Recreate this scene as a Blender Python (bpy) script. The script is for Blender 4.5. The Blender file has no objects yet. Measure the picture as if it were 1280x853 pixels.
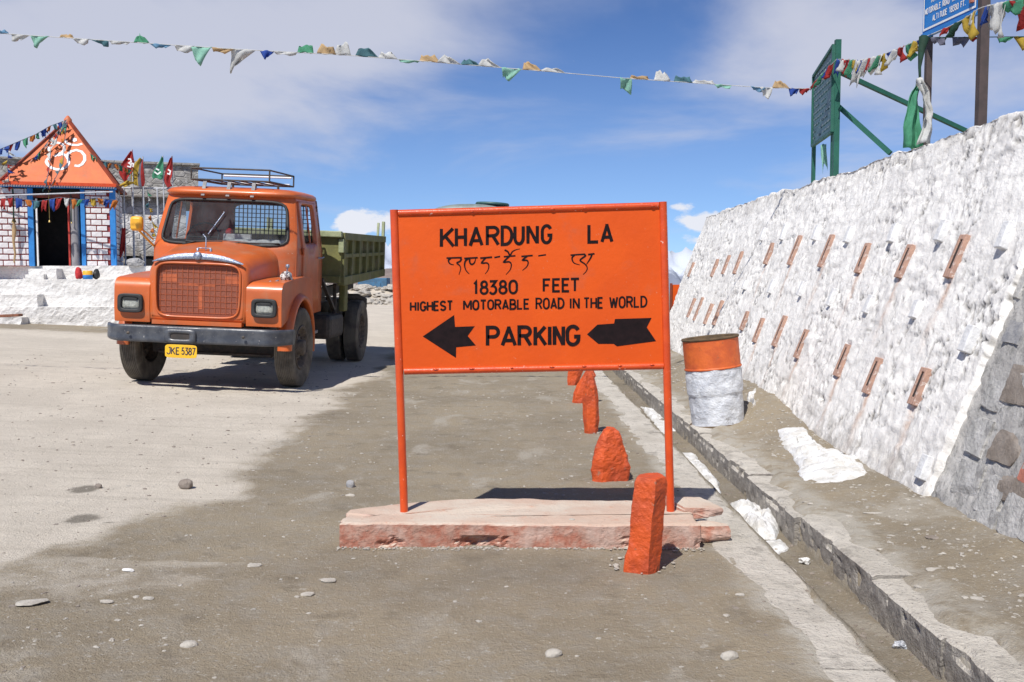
import bpy, bmesh, math, random
import numpy as np
from mathutils import Vector, Matrix, Euler

S = bpy.context.scene
col = S.collection
PI = math.pi
R = math.radians
H = 1.45                                   # eye height
F = 1244.0                                 # focal length in photo pixels (1280 wide)
PITCH = math.atan(81.5 / F)

# ------------------------------------------------------------------ camera
cam = bpy.data.cameras.new('camera')
co = bpy.data.objects.new('camera', cam)
col.objects.link(co)
co.location = (0, 0, H)
co.rotation_euler = (PI / 2 - PITCH, 0, 0)
cam.sensor_width = 36
cam.lens = 36 * F / 1280
cam.clip_start = 0.05
cam.clip_end = 30000
S.camera = co

# ------------------------------------------------------------------ sun, sky, exposure
SUN = Vector((-0.45, -1.0, 1.49)).normalized()
elev = math.asin(SUN.z)
azim = math.atan2(SUN.x, SUN.y)
sl = bpy.data.lights.new('sun', 'SUN')
sl.energy = 5.0
sl.angle = R(0.53)
sl.color = (1.0, 0.965, 0.91)
so = bpy.data.objects.new('sun', sl)
col.objects.link(so)
so.location = (-8, -15, 25)
so.rotation_euler = SUN.to_track_quat('Z', 'Y').to_euler()

W = bpy.data.worlds.new('World')
S.world = W
W.use_nodes = True
wt = W.node_tree
wt.nodes.clear()


class NT:
    """tiny helper to write node trees"""
    def __init__(s, tree): s.t = tree
    def n(s, kind, **kw):
        nd = s.t.nodes.new(kind)
        for k, v in kw.items(): setattr(nd, k, v)
        return nd
    def put(s, sock, v):
        if isinstance(v, bpy.types.NodeSocket): s.t.links.new(v, sock)
        elif v is not None:
            if sock.type == 'RGBA' and len(v) == 3: v = (*v, 1)
            sock.default_value = v
    def math(s, op, a, b=None, c=None, clamp=False):
        nd = s.n('ShaderNodeMath', operation=op, use_clamp=clamp)
        s.put(nd.inputs[0], a)
        if b is not None: s.put(nd.inputs[1], b)
        if c is not None: s.put(nd.inputs[2], c)
        return nd.outputs[0]
    def noise(s, vec, scale, detail=4, rough=0.55, dist=0.0):
        nd = s.n('ShaderNodeTexNoise')
        if vec is not None: s.put(nd.inputs['Vector'], vec)
        nd.inputs['Scale'].default_value = scale
        nd.inputs['Detail'].default_value = detail
        nd.inputs['Roughness'].default_value = rough
        nd.inputs['Distortion'].default_value = dist
        return nd.outputs['Fac']
    def ramp(s, fac, lo, hi):
        nd = s.n('ShaderNodeMapRange', interpolation_type='SMOOTHSTEP')
        s.put(nd.inputs[0], fac)
        nd.inputs[1].default_value = lo
        nd.inputs[2].default_value = hi
        return nd.outputs[0]
    def mix(s, fac, a, b, blend='MIX'):
        nd = s.n('ShaderNodeMix', data_type='RGBA', blend_type=blend)
        s.put(nd.inputs[0], fac); s.put(nd.inputs[6], a); s.put(nd.inputs[7], b)
        return nd.outputs[2]
    def scale(s, vec, v):
        nd = s.n('ShaderNodeMapping')
        s.put(nd.inputs[0], vec)
        nd.inputs['Scale'].default_value = v
        return nd.outputs[0]


w = NT(wt)
sky = w.n('ShaderNodeTexSky', sky_type='NISHITA')
sky.sun_disc = False
sky.sun_elevation = elev
sky.sun_rotation = azim
sky.altitude = 5000
sky.air_density = 1.0
sky.dust_density = 0.3
sky.ozone_density = 1.6
tc = w.n('ShaderNodeTexCoord').outputs['Generated']
sep = w.n('ShaderNodeSeparateXYZ'); w.put(sep.inputs[0], tc)
X_, Y_, Z_ = sep.outputs
zz = w.math('MAXIMUM', Z_, 0.0)
# cloud sheet coordinates: project the view direction on a flat layer overhead
den = w.math('ADD', zz, 0.12)
cx = w.math('DIVIDE', X_, den); cy = w.math('DIVIDE', Y_, den)
cmb = w.n('ShaderNodeCombineXYZ'); w.put(cmb.inputs[0], cx); w.put(cmb.inputs[1], cy)
wisp = w.noise(w.scale(cmb.outputs[0], (1.0, 0.8, 1)), 0.9, 7, 0.54, 0.35)
az = w.math('ARCTAN2', X_, Y_)
el = w.math('ARCSINE', Z_)


def blob(a0, e0, sa, se, rot=0.0, amp=1.0):
    da = w.math('SUBTRACT', az, R(a0)); de = w.math('SUBTRACT', el, R(e0))
    c, s_ = math.cos(R(rot)), math.sin(R(rot))
    p = w.math('ADD', w.math('MULTIPLY', da, c), w.math('MULTIPLY', de, s_))
    q = w.math('SUBTRACT', w.math('MULTIPLY', de, c), w.math('MULTIPLY', da, s_))
    p = w.math('DIVIDE', p, R(sa)); q = w.math('DIVIDE', q, R(se))
    r2 = w.math('ADD', w.math('MULTIPLY', p, p), w.math('MULTIPLY', q, q))
    return w.math('MULTIPLY', w.math('EXPONENT', w.math('MULTIPLY', r2, -1.0)), amp)


cov = None
for b in ((-15, 12.8, 14, 5.3, -3, .98), (-30, 9.5, 11, 5.5, 0, .75), (-3, 17.5, 9, 3.2, 0, .35), (16, 13.0, 7.5, 5.0, 24, .88), (30, 15, 12, 7, 10, .6),
          (-52, 16, 20, 10, 0, .3), (60, 20, 22, 12, 0, .3), (8, 40, 40, 10, 0, .26)):
    v = blob(*b)
    cov = v if cov is None else w.math('ADD', cov, v)
back = w.math('MULTIPLY', w.ramp(w.math('MULTIPLY', Y_, -1.0), -0.1, 0.4), 0.2)
cov = w.math('ADD', cov, back)
veil = w.ramp(w.math('ADD', cov, w.math('MULTIPLY', w.math('SUBTRACT', wisp, 0.5), 2.4)), 0.12, 0.95)
veil = w.math('MULTIPLY', veil, 0.86)
# low puffy clouds near the horizon
puffn = w.noise(w.scale(tc, (1, 1, 2.0)), 26, 5, 0.6)
puff = None
for b in ((-9.2, 2.95, 1.3, .8, 0, 1), (-7.2, 2.9, 1.3, .8, 0, .62), (11.0, 3.0, 2.0, .48, 0, 1.0), (10.6, 1.9, 1.2, .35, 0, .55), (9.4, 3.9, .9, .3, 0, .7),
          (-16, 2.0, 3, .9, 0, .8), (24, 2.5, 4, 1, 0, .7), (-40, 2, 8, 1.3, 0, .7), (45, 2, 9, 1.3, 0, .7), (0.6, 2.2, 2.2, .6, 0, .7)):
    v = blob(*b)
    puff = v if puff is None else w.math('ADD', puff, v)
pf = w.ramp(w.math('ADD', puff, w.math('MULTIPLY', w.math('SUBTRACT', puffn, 0.5), 1.8)), 0.42, 0.72)
skyc = w.mix(1.0, sky.outputs[0], (0.74, 0.97, 1.30), 'MULTIPLY')
lowhaze = w.math('MULTIPLY', w.ramp(el, 0.30, 0.0), 0.30)
skyc = w.mix(lowhaze, skyc, (4.4, 5.9, 7.6))
c1 = w.mix(veil, skyc, (6.7, 6.9, 8.0))
c2 = w.mix(pf, c1, (8.6, 8.9, 9.8))
bg = w.n('ShaderNodeBackground')
w.put(bg.inputs[0], c2)
bg.inputs[1].default_value = 0.088
outw = w.n('ShaderNodeOutputWorld')
wt.links.new(bg.outputs[0], outw.inputs[0])

S.view_settings.view_transform = 'Standard'
S.view_settings.look = 'None'
S.view_settings.exposure = 0.10
S.view_settings.gamma = 1.0
S.render.engine = 'CYCLES'
S.cycles.max_bounces = 6
S.cycles.use_denoising = True


# ------------------------------------------------------------------ photo pixel -> point
def ray(px, py):
    u = (px - 640) / F; v = (426.5 - py) / F
    return Vector((u, math.cos(PITCH) + v * math.sin(PITCH), -math.sin(PITCH) + v * math.cos(PITCH)))


def at(px, py, Y):
    d = ray(px, py)
    return Vector((0, 0, H)) + d * (Y / d.y)


def atz(px, py, z):
    d = ray(px, py)
    return Vector((0, 0, H)) + d * ((z - H) / d.z)


# ------------------------------------------------------------------ noise
_rng = np.random.RandomState(7)
_T = _rng.rand(64, 64, 64).astype(np.float32)


def vnoise(x, y, z=0.0):
    x = np.asarray(x, float); y = np.asarray(y, float); z = np.asarray(z, float) + 0 * x
    x, y, z = np.broadcast_arrays(x, y, z)
    xi = np.floor(x).astype(int); yi = np.floor(y).astype(int); zi = np.floor(z).astype(int)
    fx = x - xi; fy = y - yi; fz = z - zi
    fx = fx * fx * (3 - 2 * fx); fy = fy * fy * (3 - 2 * fy); fz = fz * fz * (3 - 2 * fz)
    def t(a, b, c): return _T[(xi + a) & 63, (yi + b) & 63, (zi + c) & 63]
    v = ((t(0, 0, 0) * (1 - fx) + t(1, 0, 0) * fx) * (1 - fy) + (t(0, 1, 0) * (1 - fx) + t(1, 1, 0) * fx) * fy) * (1 - fz) + \
        ((t(0, 0, 1) * (1 - fx) + t(1, 0, 1) * fx) * (1 - fy) + (t(0, 1, 1) * (1 - fx) + t(1, 1, 1) * fx) * fy) * fz
    return v * 2 - 1


def fbm(x, y, z=0.0, o=4, g=0.5):
    s = 0; a = 1.0; n = 0; k = 1.0
    for i in range(o):
        s = s + a * vnoise(np.asarray(x) * k + 17.3 * i, np.asarray(y) * k + 5.1 * i, np.asarray(z) * k + 2.7 * i)
        n += a; a *= g; k *= 2.03
    return s / n


def sst(a, b, x):
    t = np.clip((np.asarray(x, float) - a) / (b - a), 0, 1)
    return t * t * (3 - 2 * t)


# ------------------------------------------------------------------ mesh builder
class MB:
    def __init__(s): s.v = []; s.f = []; s.m = []; s.sm = []
    def add(s, vs, fs, M=None, mi=0, smooth=False):
        o = len(s.v)
        for p in vs:
            p = Vector(p)
            s.v.append(M @ p if M is not None else p)
        for f in fs:
            s.f.append([i + o for i in f]); s.m.append(mi); s.sm.append(smooth)
        return s
    def box(s, c, d, M=None, mi=0, rot=None):
        x, y, z = d[0] / 2, d[1] / 2, d[2] / 2
        vs = [Vector((i * x, j * y, k * z)) for i in (-1, 1) for j in (-1, 1) for k in (-1, 1)]
        if rot: 
            e = Euler(rot).to_matrix(); vs = [e @ q for q in vs]
        vs = [q + Vector(c) for q in vs]
        return s.add(vs, [(0, 1, 3, 2), (4, 6, 7, 5), (0, 4, 5, 1), (2, 3, 7, 6), (0, 2, 6, 4), (1, 5, 7, 3)], M, mi)
    def bar(s, a, b, wd, th, M=None, mi=0, up=(0, 0, 1)):
        a = Vector(a); b = Vector(b); d = b - a; L = d.length; d.normalize()
        up = Vector(up)
        if abs(d.dot(up)) > 0.98: up = Vector((1, 0, 0))
        sx = d.cross(up).normalized(); uz = sx.cross(d)
        vs = []
        for e in (a, b):
            for i, j in ((-1, -1), (1, -1), (1, 1), (-1, 1)): vs.append(e + sx * i * wd / 2 + uz * j * th / 2)
        return s.add(vs, [(3, 2, 1, 0), (4, 5, 6, 7), (0, 1, 5, 4), (1, 2, 6, 5), (2, 3, 7, 6), (3, 0, 4, 7)], M, mi)
    def tube(s, pts, r, n=8, closed=False, M=None, mi=0, smooth=True, caps=True):
        pts = [Vector(p) for p in pts]; N = len(pts); vs = []; fs = []
        rs = r if isinstance(r, (list, tuple)) else [r] * N
        prev = None
        for i, p in enumerate(pts):
            if closed: t = (pts[(i + 1) % N] - pts[i - 1])
            else: t = pts[min(i + 1, N - 1)] - pts[max(i - 1, 0)]
            t.normalize()
            if prev is None:
                u = t.cross(Vector((0, 0, 1)))
                if u.length < 0.05: u = t.cross(Vector((0, 1, 0)))
            else: u = prev - t * prev.dot(t)
            u.normalize(); prev = u; q = t.cross(u)
            for k in range(n):
                a = 2 * PI * k / n
                vs.append(p + (u * math.cos(a) + q * math.sin(a)) * rs[i])
        for i in range(N if closed else N - 1):
            j = (i + 1) % N
            for k in range(n):
                l = (k + 1) % n
                fs.append((i * n + k, i * n + l, j * n + l, j * n + k))
        s.add(vs, fs, M, mi, smooth)
        if caps and not closed:
            s.add([vs[k] for k in range(n)], [tuple(range(n - 1, -1, -1))], M, mi)
            s.add([vs[(N - 1) * n + k] for k in range(n)], [tuple(range(n))], M, mi)
        return s
    def lathe(s, prof, n=32, M=None, mi=0, smooth=True, closed=False):
        """prof: (radius, height) pairs about local Z"""
        vs = []; fs = []; P = len(prof)
        for k in range(n):
            a = 2 * PI * k / n
            for r_, h_ in prof: vs.append((r_ * math.cos(a), r_ * math.sin(a), h_))
        for k in range(n):
            l = (k + 1) % n
            for i in range(P if closed else P - 1):
                j = (i + 1) % P
                fs.append((k * P + i, l * P + i, l * P + j, k * P + j))
        return s.add(vs, fs, M, mi, smooth)
    def loft(s, rings, M=None, mi=0, smooth=True, cap0=False, cap1=False):
        n = len(rings[0]); vs = [p for r_ in rings for p in r_]; fs = []
        for i in range(len(rings) - 1):
            for k in range(n):
                l = (k + 1) % n
                fs.append((i * n + k, i * n + l, (i + 1) * n + l, (i + 1) * n + k))
        s.add(vs, fs, M, mi, smooth)
        if cap0: s.add(rings[0], [tuple(range(n - 1, -1, -1))], M, mi)
        if cap1: s.add(rings[-1], [tuple(range(n))], M, mi)
        return s
    def prism(s, poly, d, M=None, mi=0):
        """poly: 3D points of a planar outline; d: extrusion vector"""
        n = len(poly); poly = [Vector(p) for p in poly]; d = Vector(d)
        vs = poly + [p + d for p in poly]
        fs = [tuple(range(n - 1, -1, -1)), tuple(range(n, 2 * n))] + [(i, (i + 1) % n, (i + 1) % n + n, i + n) for i in range(n)]
        return s.add(vs, fs, M, mi)
    def map(s, fn):
        s.v = [Vector(fn(p)) for p in s.v]; return s
    def mesh(s, name='mesh'):
        me = bpy.data.meshes.new(name)
        me.from_pydata([tuple(p) for p in s.v], [], s.f)
        me.polygons.foreach_set('material_index', s.m)
        me.polygons.foreach_set('use_smooth', s.sm)
        bm = bmesh.new(); bm.from_mesh(me)
        bmesh.ops.recalc_face_normals(bm, faces=bm.faces)
        bm.to_mesh(me); bm.free()
        me.update()
        return me
    def build(s, name, mats, parent=None, bevel=0, **kw):
        return obj(name, s.mesh(name), mats, parent, bevel, **kw)


def obj(name, me, mats=None, parent=None, bevel=0, loc=None, rot=None, kind=None, label=None, cat=None, group=None):
    o = bpy.data.objects.new(name, me); col.objects.link(o)
    if mats is not None and me is not None and len(me.materials) == 0:
        for m in (mats if isinstance(mats, (list, tuple)) else [mats]): me.materials.append(m)
    if parent is not None: o.parent = parent
    if loc is not None: o.location = loc
    if rot is not None: o.rotation_euler = rot
    if bevel:
        b = o.modifiers.new('bevel', 'BEVEL'); b.width = bevel; b.segments = 2; b.limit_method = 'ANGLE'; b.angle_limit = R(35)
    if kind: o['kind'] = kind
    if label: o['label'] = label
    if cat: o['category'] = cat
    if group: o['group'] = group
    return o


def empty(name, loc, label, cat, rot=(0, 0, 0), group=None):
    o = bpy.data.objects.new(name, None); col.objects.link(o)
    o.location = loc; o.rotation_euler = rot; o.empty_display_size = 0.1
    o['label'] = label; o['category'] = cat
    if group: o['group'] = group
    return o


# ------------------------------------------------------------------ materials
def mat(name, c1, c2=None, scale=6, rough=0.7, bump=0.0, bscale=40, spots=None, spot_scale=30, spot_lo=.6, spot_hi=.68,
        metal=0.0, coat=0.0, coord='Object', c3=None, c3scale=1.5, c3lo=.5, c3hi=.7, alpha=None, trans=0.0, stretch=(1, 1, 1), bdist=0.02):
    m = bpy.data.materials.new(name); m.use_nodes = True
    t = NT(m.node_tree); b = m.node_tree.nodes['Principled BSDF']
    vec = t.scale(t.n('ShaderNodeTexCoord').outputs[coord], stretch)
    if c2 is None: c2 = tuple(x * 0.8 for x in c1)
    c = t.mix(t.ramp(t.noise(vec, scale, 5, .6), .35, .65), c1, c2)
    if c3: c = t.mix(t.ramp(t.noise(vec, c3scale, 5, .62, .3), c3lo, c3hi), c, c3)
    if spots: c = t.mix(t.ramp(t.noise(vec, spot_scale, 4, .65), spot_lo, spot_hi), c, spots)
    t.put(b.inputs['Base Color'], c)
    b.inputs['Metallic'].default_value = metal
    t.put(b.inputs['Roughness'], t.math('ADD', t.math('MULTIPLY', t.noise(vec, scale * 2.3, 3), 0.25), rough - 0.12, clamp=True))
    b.inputs['Coat Weight'].default_value = coat
    b.inputs['Coat Roughness'].default_value = 0.15
    if trans: b.inputs['Transmission Weight'].default_value = trans
    if bump:
        bp = t.n('ShaderNodeBump'); bp.inputs['Strength'].default_value = bump; bp.inputs['Distance'].default_value = bdist
        t.put(bp.inputs['Height'], t.noise(vec, bscale, 6, .62)); m.node_tree.links.new(bp.outputs[0], b.inputs['Normal'])
    return m


def glass_mat(name, tint, rough=0.05, mixf=0.35):
    """thin pane: mostly clear with a glossy, dusty film"""
    m = bpy.data.materials.new(name); m.use_nodes = True; t = NT(m.node_tree); m.node_tree.nodes.clear()
    o = t.n('ShaderNodeOutputMaterial'); tr = t.n('ShaderNodeBsdfTransparent'); tr.inputs[0].default_value = (*tint, 1)
    gl = t.n('ShaderNodeBsdfPrincipled'); gl.inputs['Base Color'].default_value = (.25, .26, .28, 1); gl.inputs['Roughness'].default_value = rough
    mx = t.n('ShaderNodeMixShader')
    co_ = t.n('ShaderNodeTexCoord').outputs['Object']
    t.put(mx.inputs[0], t.math('ADD', t.math('MULTIPLY', t.noise(co_, 5, 5, .6), 0.25), mixf - 0.12))
    L = m.node_tree.links
    L.new(tr.outputs[0], mx.inputs[1]); L.new(gl.outputs[0], mx.inputs[2]); L.new(mx.outputs[0], o.inputs[0])
    return m


ORANGE = (0.70, 0.092, 0.006)
M = {}
M['sign'] = mat('sign_orange', ORANGE, (0.64, 0.080, 0.006), 2.2, .55, .10, 26, coat=.0, c3=(.56, .10, .03), c3scale=5, c3lo=.56, c3hi=.82, spots=(.62, .22, .12), spot_scale=60, spot_lo=.68, spot_hi=.74)
M['sign_frame'] = mat('frame_orange', (.66, .080, .012), (.56, .06, .01), 8, .35, .12, 90, coat=.3, spots=(.80, .5, .4), spot_scale=42, spot_lo=.66, spot_hi=.71)
M['letter'] = mat('sign_black', (.013, .009, .010), (.020, .012, .013), 20, .8)
M['stone_orange'] = mat('orange_painted_stone', (.62, .088, .012), (.45, .066, .018), 7, .6, .5, 30, spots=(.34, .15, .09), spot_scale=16, spot_lo=.62, spot_hi=.72, bdist=.03)
for k_, sp__ in (('sign', .28), ('letter', .08), ('sign_frame', .4)): M[k_].node_tree.nodes['Principled BSDF'].inputs['Specular IOR Level'].default_value = sp__
M['steel_dark'] = mat('dark_steel', (.03, .028, .027), (.07, .055, .045), 12, .6, .2, 50)
M['rubber'] = mat('dusty_rubber', (.07, .062, .052), (.17, .15, .12), 4, .85, .2, 60)
M['rubber_black'] = mat('black_rubber', (.015, .015, .015), (.03, .03, .03), 10, .6)
M['truck'] = mat('truck_orange_paint', (.60, .125, .022), (.48, .105, .024), 2.2, .44, .05, 14, coat=.25, c3=(.40, .17, .085), c3scale=2.6, c3lo=.46, c3hi=.78, spots=(.50, .33, .24), spot_scale=34, spot_lo=.64, spot_hi=.76)
M['grille'] = mat('grille_mesh', (.30, .085, .045), (.23, .065, .035), 60, .6, .5, 260)
M['grille_bar'] = mat('grille_bar_orange', (.50, .12, .04), (.36, .09, .035), 12, .5)
M['bumper'] = mat('bumper_blue_grey', (.042, .047, .060), (.085, .09, .10), 7, .40, .15, 40, spots=(.32, .31, .29), spot_scale=22, spot_lo=.66, spot_hi=.74, coat=.1)
M['chrome'] = mat('worn_chrome', (.42, .46, .52), (.28, .32, .38), 30, .35, .3, 120, metal=.5, spots=(.12, .16, .28), spot_scale=120, spot_lo=.5, spot_hi=.56)
M['plate'] = mat('number_plate_yellow', (.85, .50, .02), (.78, .44, .02), 9, .45)
M['plate_ink'] = mat('plate_ink', (.03, .03, .06), (.02, .02, .03), 9, .5)
M['green_body'] = mat('tipper_green', (.185, .18, .055), (.125, .125, .042), 5, .6, .2, 40, c3=(.22, .20, .12), c3scale=4, c3lo=.5, c3hi=.75, spots=(.20, .10, .05), spot_scale=18, spot_lo=.62, spot_hi=.70)
M['green_light'] = mat('tipper_green_lip', (.34, .37, .22), (.25, .28, .15), 8, .6, .2, 40)
M['silver_worn'] = mat('worn_galvanised', (.30, .29, .29), (.20, .19, .19), 14, .7, .2, 50)
M['interior'] = mat('cab_interior', (.03, .028, .026), (.05, .04, .035), 8, .8)
M['cloth_white'] = mat('white_cloth', (.75, .74, .72), (.55, .54, .52), 20, .9, .3, 60)
M['redcloth'] = mat('red_cloth', (.50, .03, .03), (.38, .02, .025), 16, .85, .2, 60)
M['yellow'] = mat('yellow_paint', (.85, .44, .03), (.75, .38, .03), 12, .45)
M['lamp_glass'] = mat('headlamp_glass', (.42, .43, .38), (.26, .27, .24), 40, .12, .3, 90, coat=.8)
M['glass'] = glass_mat('windscreen_glass', (.62, .65, .66), .08, .12)
M['hub'] = mat('rusty_hub', (.06, .052, .046), (.14, .11, .085), 20, .7, .4, 60)
M['blue'] = mat('blue_paint', (.03, .24, .62), (.025, .19, .52), 9, .6, .1, 40)
M['blue_old'] = mat('old_blue_paint', (.06, .17, .30), (.05, .12, .20), 5, .7, .3, 30, spots=(.14, .12, .10), spot_scale=12)
M['brick_white'] = mat('whitewashed_brick', (.82, .80, .80), (.66, .62, .62), 8, .9, .4, 60, coord='Object')
M['joint_red'] = mat('red_joint_paint', (.42, .06, .05), (.32, .045, .04), 12, .85)
M['roof_orange'] = mat('roof_sheet_orange', (.66, .16, .045), (.54, .13, .045), 2.2, .6, .1, 30, c3=(.42, .16, .08), c3scale=2.5, c3lo=.55, c3hi=.8)
M['roof_trim'] = mat('roof_trim_brown', (.28, .05, .02), (.16, .04, .02), 7, .6)
M['white_paint'] = mat('white_paint', (.80, .79, .78), (.72, .71, .70), 9, .7)
M['whitewash'] = mat('whitewash_plinth', (.76, .74, .71), (.62, .60, .57), 3.2, .92, .7, 16, coord='Object', spots=(.34, .31, .28), spot_scale=7, spot_lo=.66, spot_hi=.76, bdist=.05)
M['grey_paint'] = mat('grey_column_paint', (.28, .27, .28), (.22, .21, .22), 5, .8)
M['dark'] = mat('painted_room_shade', (.012, .011, .011), (.02, .018, .018), 5, .9)  # near-black colour that paints the shade inside doorway and openings
M['brass'] = mat('old_brass', (.42, .30, .10), (.25, .18, .07), 12, .4, metal=.8)
M['pipe'] = mat('pipe_grey_paint', (.50, .51, .54), (.36, .37, .40), 8, .5, .1, 40)
M['green_steel'] = mat('green_steel_paint', (.02, .115, .078), (.015, .09, .06), 6, .5, .1, 30)
M['brown_steel'] = mat('brown_steel_paint', (.085, .06, .055), (.06, .045, .04), 6, .6)
M['board_blue'] = mat('blue_board_enamel', (.02, .20, .56), (.018, .17, .50), 3, .35)
M['board_green'] = mat('green_board_enamel', (.045, .13, .13), (.035, .10, .105), 4, .4)
M['litter'] = mat('crumpled_litter', (.62, .63, .65), (.30, .32, .36), 30, .4, .3, 80, metal=.3)
M['plank'] = mat('red_brown_plank', (.24, .09, .05), (.16, .07, .04), 12, .8)
M['drum_orange'] = mat('drum_orange', (.62, .125, .022), (.48, .085, .02), 7, .55, .3, 22, spots=(.27, .09, .035), spot_scale=13, spot_lo=.60, spot_hi=.72)
M['drum_white'] = mat('drum_white_peeling', (.66, .68, .71), (.50, .52, .56), 9, .45, .9, 14, spots=(.30, .30, .31), spot_scale=11, spot_lo=.62, spot_hi=.70, bdist=.03)
M['drum_inner'] = mat('drum_inside_rust', (.13, .085, .045), (.08, .055, .03), 12, .9, .4, 40)
M['snow'] = mat('old_snow', (.76, .76, .76), (.58, .56, .52), 9, .85, 1.0, 34, spots=(.42, .37, .30), spot_scale=22, spot_lo=.60, spot_hi=.74)
M['rock_pale'] = mat('pale_stone', (.46, .425, .37), (.34, .31, .27), 14, .9, .5, 50)
M['rock_grey'] = mat('grey_stone', (.26, .26, .27), (.36, .35, .34), 14, .8, .4, 50)
M['rock_brown'] = mat('brown_stone', (.20, .165, .135), (.28, .24, .205), 9, .9, .6, 40)
M['rock_ww'] = mat('whitewashed_stone', (.54, .525, .50), (.37, .36, .34), 5, .92, .7, 26, spots=(.26, .25, .24), spot_scale=9, spot_lo=.56, spot_hi=.70, bdist=.03)
M['rock_red'] = mat('red_tinted_stone', (.45, .16, .11), (.34, .13, .09), 12, .9, .5, 40)
M['tile'] = mat('terracotta_weep', (.47, .29, .215), (.37, .23, .18), 14, .9, .5, 40, spots=(.62, .52, .46), spot_scale=22, spot_lo=.58, spot_hi=.68)
M['white_block'] = mat('whitewashed_block', (.76, .76, .76), (.62, .62, .62), 10, .9, .5, 40)
M['hole'] = mat('weep_painted_shade', (.03, .024, .02), (.05, .035, .03), 10, .9)
M['tank_grey'] = mat('tank_grey_paint', (.20, .235, .22), (.14, .165, .155), 5, .5, .1, 20)
M['tank_lid'] = mat('tank_lid_green', (.05, .12, .11), (.035, .085, .08), 5, .5)

FL = {'white': ((.72, .72, .70), (.55, .55, .53)), 'green': ((.10, .38, .22), (.07, .28, .16)), 'teal': ((.10, .24, .28), (.07, .17, .2)), 'blue': ((.03, .09, .42), (.025, .07, .30)),
      'paleblue': ((.18, .36, .52), (.13, .27, .42)), 'yellow': ((.62, .44, .06), (.45, .32, .05)), 'cream': ((.60, .42, .22), (.5, .36, .2)), 'red': ((.50, .045, .04), (.36, .03, .03)),
      'mint': ((.34, .62, .50), (.27, .52, .42)), 'grey': ((.20, .20, .26), (.15, .15, .2)), 'dark': ((.02, .07, .045), (.02, .05, .03)), 'orange': ((.65, .22, .04), (.5, .16, .03))}
FM = {}
for k, (a, b) in FL.items():
    m = mat('flag_cloth_' + k, a, b, 10, .85)
    # thin cloth lets light through
    t = NT(m.node_tree); bs = m.node_tree.nodes['Principled BSDF']; tl = t.n('ShaderNodeBsdfTranslucent')
    tl.inputs[0].default_value = (*a, 1); mx = t.n('ShaderNodeMixShader'); mx.inputs[0].default_value = .35
    o_ = m.node_tree.nodes['Material Output']
    m.node_tree.links.new(bs.outputs[0], mx.inputs[1]); m.node_tree.links.new(tl.outputs[0], mx.inputs[2]); m.node_tree.links.new(mx.outputs[0], o_.inputs[0])
    FM[k] = m


def attr_mat(name, build):
    m = bpy.data.materials.new(name); m.use_nodes = True; t = NT(m.node_tree); b = m.node_tree.nodes['Principled BSDF']
    build(t, b, m)
    return m


def att(t, name):
    a = t.n('ShaderNodeAttribute'); a.attribute_name = name; return a.outputs['Fac']


def bump(t, m, b, h, strength=.5, dist=.01):
    bp = t.n('ShaderNodeBump'); bp.inputs['Strength'].default_value = strength; bp.inputs['Distance'].default_value = dist
    t.put(bp.inputs['Height'], h); m.node_tree.links.new(bp.outputs[0], b.inputs['Normal'])


def ground_build(t, b, m):
    P = t.n('ShaderNodeTexCoord').outputs['Object']
    dry = att(t, 'dry'); damp = att(t, 'damp'); silt = att(t, 'silt')
    n1 = t.noise(P, .8, 6, .6); n2 = t.noise(P, 6, 6, .65); n3 = t.noise(P, 45, 4, .7); n4 = t.noise(t.scale(P, (1, .45, 1)), 2.2, 5, .6, .4)
    brown = t.mix(t.ramp(n1, .35, .65), (.325, .270, .192), (.255, .212, .152))
    brown = t.mix(t.math('MULTIPLY', t.ramp(n2, .42, .68), .55), brown, (.31, .28, .235))
    brown = t.mix(t.math('MULTIPLY', t.ramp(n4, .56, .68), .75), brown, (.40, .36, .30))
    brown = t.mix(t.math('MULTIPLY', t.ramp(t.noise(P, 14, 6, .7), .60, .68), .6), brown, (.50, .465, .41))
    brown = t.mix(t.math('MULTIPLY', t.ramp(t.noise(P, 3.5, 5, .6), .45, .30), .5), brown, (.17, .14, .10))
    light = t.mix(t.ramp(n1, .35, .65), (.64, .575, .485), (.56, .50, .42))
    light = t.mix(t.math('MULTIPLY', t.ramp(n2, .40, .7), .35), light, (.46, .41, .34))
    mp = t.n('ShaderNodeMapping'); t.put(mp.inputs[0], P); mp.inputs['Rotation'].default_value = (0, 0, R(-52)); mp.inputs['Scale'].default_value = (.35, 9, 1)
    light = t.mix(t.math('MULTIPLY', t.ramp(t.noise(mp.outputs[0], 1.3, 5, .6), .50, .66), .38), light, (.45, .40, .33))
    d = t.ramp(t.math('ADD', dry, t.math('ADD', t.math('MULTIPLY', t.math('SUBTRACT', n2, .5), .55), t.math('MULTIPLY', t.math('SUBTRACT', n4, .5), .6))), .26, .74)
    c = t.mix(d, brown, light)
    c = t.mix(t.math('MULTIPLY', silt, t.ramp(n2, .3, .6)), c, (.52, .49, .43))
    c = t.mix(t.math('MULTIPLY', damp, .85), c, (.17, .15, .12))
    c = t.mix(t.math('MULTIPLY', t.ramp(n3, .58, .68), .6), c, (.47, .44, .39))
    c = t.mix(t.math('MULTIPLY', t.ramp(n3, .36, .28), .5), c, (.12, .105, .085))
    t.put(b.inputs['Base Color'], c); b.inputs['Roughness'].default_value = .95; b.inputs['Specular IOR Level'].default_value = .2
    h = t.math('ADD', t.math('MULTIPLY', t.noise(P, 30, 6, .68), 1.0), t.math('MULTIPLY', t.noise(P, 120, 3, .6), .35))
    bump(t, m, b, h, .85, .022)


M['ground'] = attr_mat('dusty_ground', ground_build)


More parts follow.
